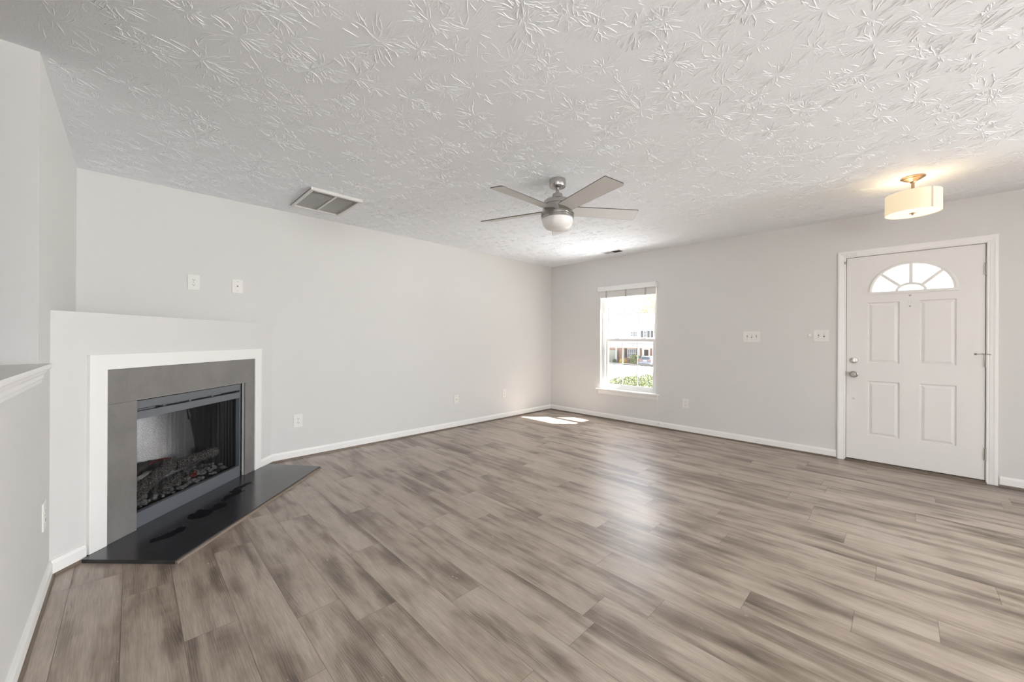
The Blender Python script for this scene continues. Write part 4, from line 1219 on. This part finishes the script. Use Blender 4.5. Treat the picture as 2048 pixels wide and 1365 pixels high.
b = MB(TO); b.box(HX - 0.35, HX - 0.001, 34.5, 36.2, GZ, -0.55); tag(b.build('garage_door', M['garage'], th, bevel=0.08), 'pale grey green garage door')

def make_car(name, label, x, y, mat, W=1.86, Hh=1.50):
    g0 = gz(x)
    c = thing(name, label, 'car', (x, y, g0))
    # side outline (length along +X from the rear bumper, height), swept across the width with tumblehome
    out = [(0.0, 0.45), (0.03, 0.85), (0.10, 1.0), (0.30, Hh - 0.08), (0.6, Hh), (2.3, Hh - 0.02), (3.1, 1.05), (4.1, 0.90), (4.35, 0.70), (4.35, 0.35), (4.0, 0.25), (0.15, 0.25)]
    b = MB()
    ring = []
    for yy, k in ((-W / 2, 0), (-W / 2 + 0.06, 1), (W / 2 - 0.06, 1), (W / 2, 0)):
        row = []
        for (px, pz) in out:
            yv = yy
            if pz > 1.0: yv = yy * (1 - 0.22 * (pz - 1.0) / 0.5)
            row.append(b.bm.verts.new((px if k else px + (0.05 if px < 1 else -0.05), yv, pz)))
        ring.append(row)
    n = len(out)
    for A_, B_ in zip(ring, ring[1:]):
        for i in range(n): b.bm.faces.new([A_[i], A_[(i + 1) % n], B_[(i + 1) % n], B_[i]])
    b.bm.faces.new(ring[0]); b.bm.faces.new(list(reversed(ring[-1])))
    body = b.build('body', M[mat], c, smooth=40, bevel=0.03)
    b = MB(); b.quad([(0.115, -0.66, 1.04), (0.115, 0.66, 1.04), (0.275, 0.58, Hh - 0.12), (0.275, -0.58, Hh - 0.12)]); b.build('rear_window', M['pane'], c)
    for s in (-1, 1):
        b = MB(); b.quad([(0.5, s * W * 0.497, 1.02), (2.9, s * W * 0.497, 1.02), (2.3, s * W * 0.43, Hh - 0.1), (0.6, s * W * 0.43, Hh - 0.1)]); b.build('side_window', M['pane'], c)
        b = MB(); b.box(-0.02, 0.12, s * 0.77 - 0.14, s * 0.77 + 0.14, 0.80, 1.0); b.build('tail_light', M['tail'], c, bevel=0.02)
        for px in (0.8, 3.45):
            b = MB(); b.cyl((px, s * (W / 2 - 0.2), 0.32), (px, s * (W / 2 + 0.01), 0.32), 0.32, 20); b.build('wheel', M['tyre'], c, smooth=40)
    b = MB(); b.box(-0.06, 0.02, -W / 2 + 0.05, W / 2 - 0.05, 0.42, 0.62); b.build('bumper', M[mat], c, bevel=0.03)
    b = MB(); b.box(-0.005, 0.03, -0.26, 0.26, 0.74, 0.90); b.build('number_plate', M['siding'], c)
    return c
make_car('silver_car', 'silver hatchback parked across the street with red tail lights', 53.6, 26.5, 'car_silver')
make_car('dark_car', 'dark car parked right of the silver hatchback', 54.0, 24.0, 'car_dark')

def shrub(label, x, y, r, h, n, mat, size):
    t_ = thing('shrub', label, 'shrub', (x, y, gz(x)))
    b = MB((x, y, gz(x))); leaves(b, (x, y, gz(x) + h / 2), r, r, h / 2 + 0.05, n, size, 0.5); b.build('foliage', M[mat], t_)
    b = MB((x, y, gz(x))); b.tube([(x, y, gz(x)), (x + 0.05, y, gz(x) + h * 0.6)], 0.03, 6); b.build('stem', M['trunk'], t_)
shrub('grey green rounded shrub left of the silver hatchback', 56.8, 29.7, 1.0, 1.7, 900, 'hedge', 0.12)
shrub('small yellow green shrub below the brick house window', 57.6, 32.3, 0.6, 1.0, 500, 'yellow', 0.09)
shrub('small dark shrub before the pale garage door', 58.0, 34.0, 0.35, 0.9, 300, 'hedge', 0.08)

def tree(label, x, y, h, cr, n, mat, size, crowns):
    g0 = gz(min(x, 59))
    t_ = thing('street_tree', label, 'tree', (x, y, g0))
    b = MB((x, y, g0))
    for (dy, dz, rr) in crowns: leaves(b, (x, y + dy, g0 + h + dz), rr, rr, rr * 0.85, n, size, 0.2)
    b.build('crown', M[mat], t_)
    b = MB((x, y, g0)); b.tube([(x, y, g0), (x, y + 0.2, g0 + h * 0.5), (x, y, g0 + h)], [0.3, 0.22, 0.12], 8)
    for k in range(7):
        a = random.uniform(0, 6.28)
        b.tube([(x, y + 0.1, g0 + h * 0.6), (x + cr * 0.4 * math.cos(a), y + cr * 0.4 * math.sin(a), g0 + h * 0.95), (x + cr * 0.7 * math.cos(a), y + cr * 0.7 * math.sin(a), g0 + h * 1.25)], [0.12, 0.07, 0.02], 6)
    b.build('trunk', M['trunk'], t_)
tree('orange autumn tree right of the gabled house', 79, 36, 9.0, 4.5, 700, 'autumn', 0.20, [(0, 0, 4.0), (-3.0, 2, 3.2), (2.4, 3.0, 3.2), (0, 5, 3)])
tree('pale bare grey tree left behind the gabled house', 80, 50, 8.5, 5.0, 420, 'grey_tree', 0.16, [(0, 0, 4.5), (-4.0, 2.5, 3.5), (3.0, 3.0, 3.5), (0, 5.5, 3.5)])
tree('yellow leafed tree behind the right roof slope', 72, 31.0, 7.5, 2.0, 380, 'yellow', 0.16, [(0, 0, 1.5), (-0.8, 0.8, 1.1)])
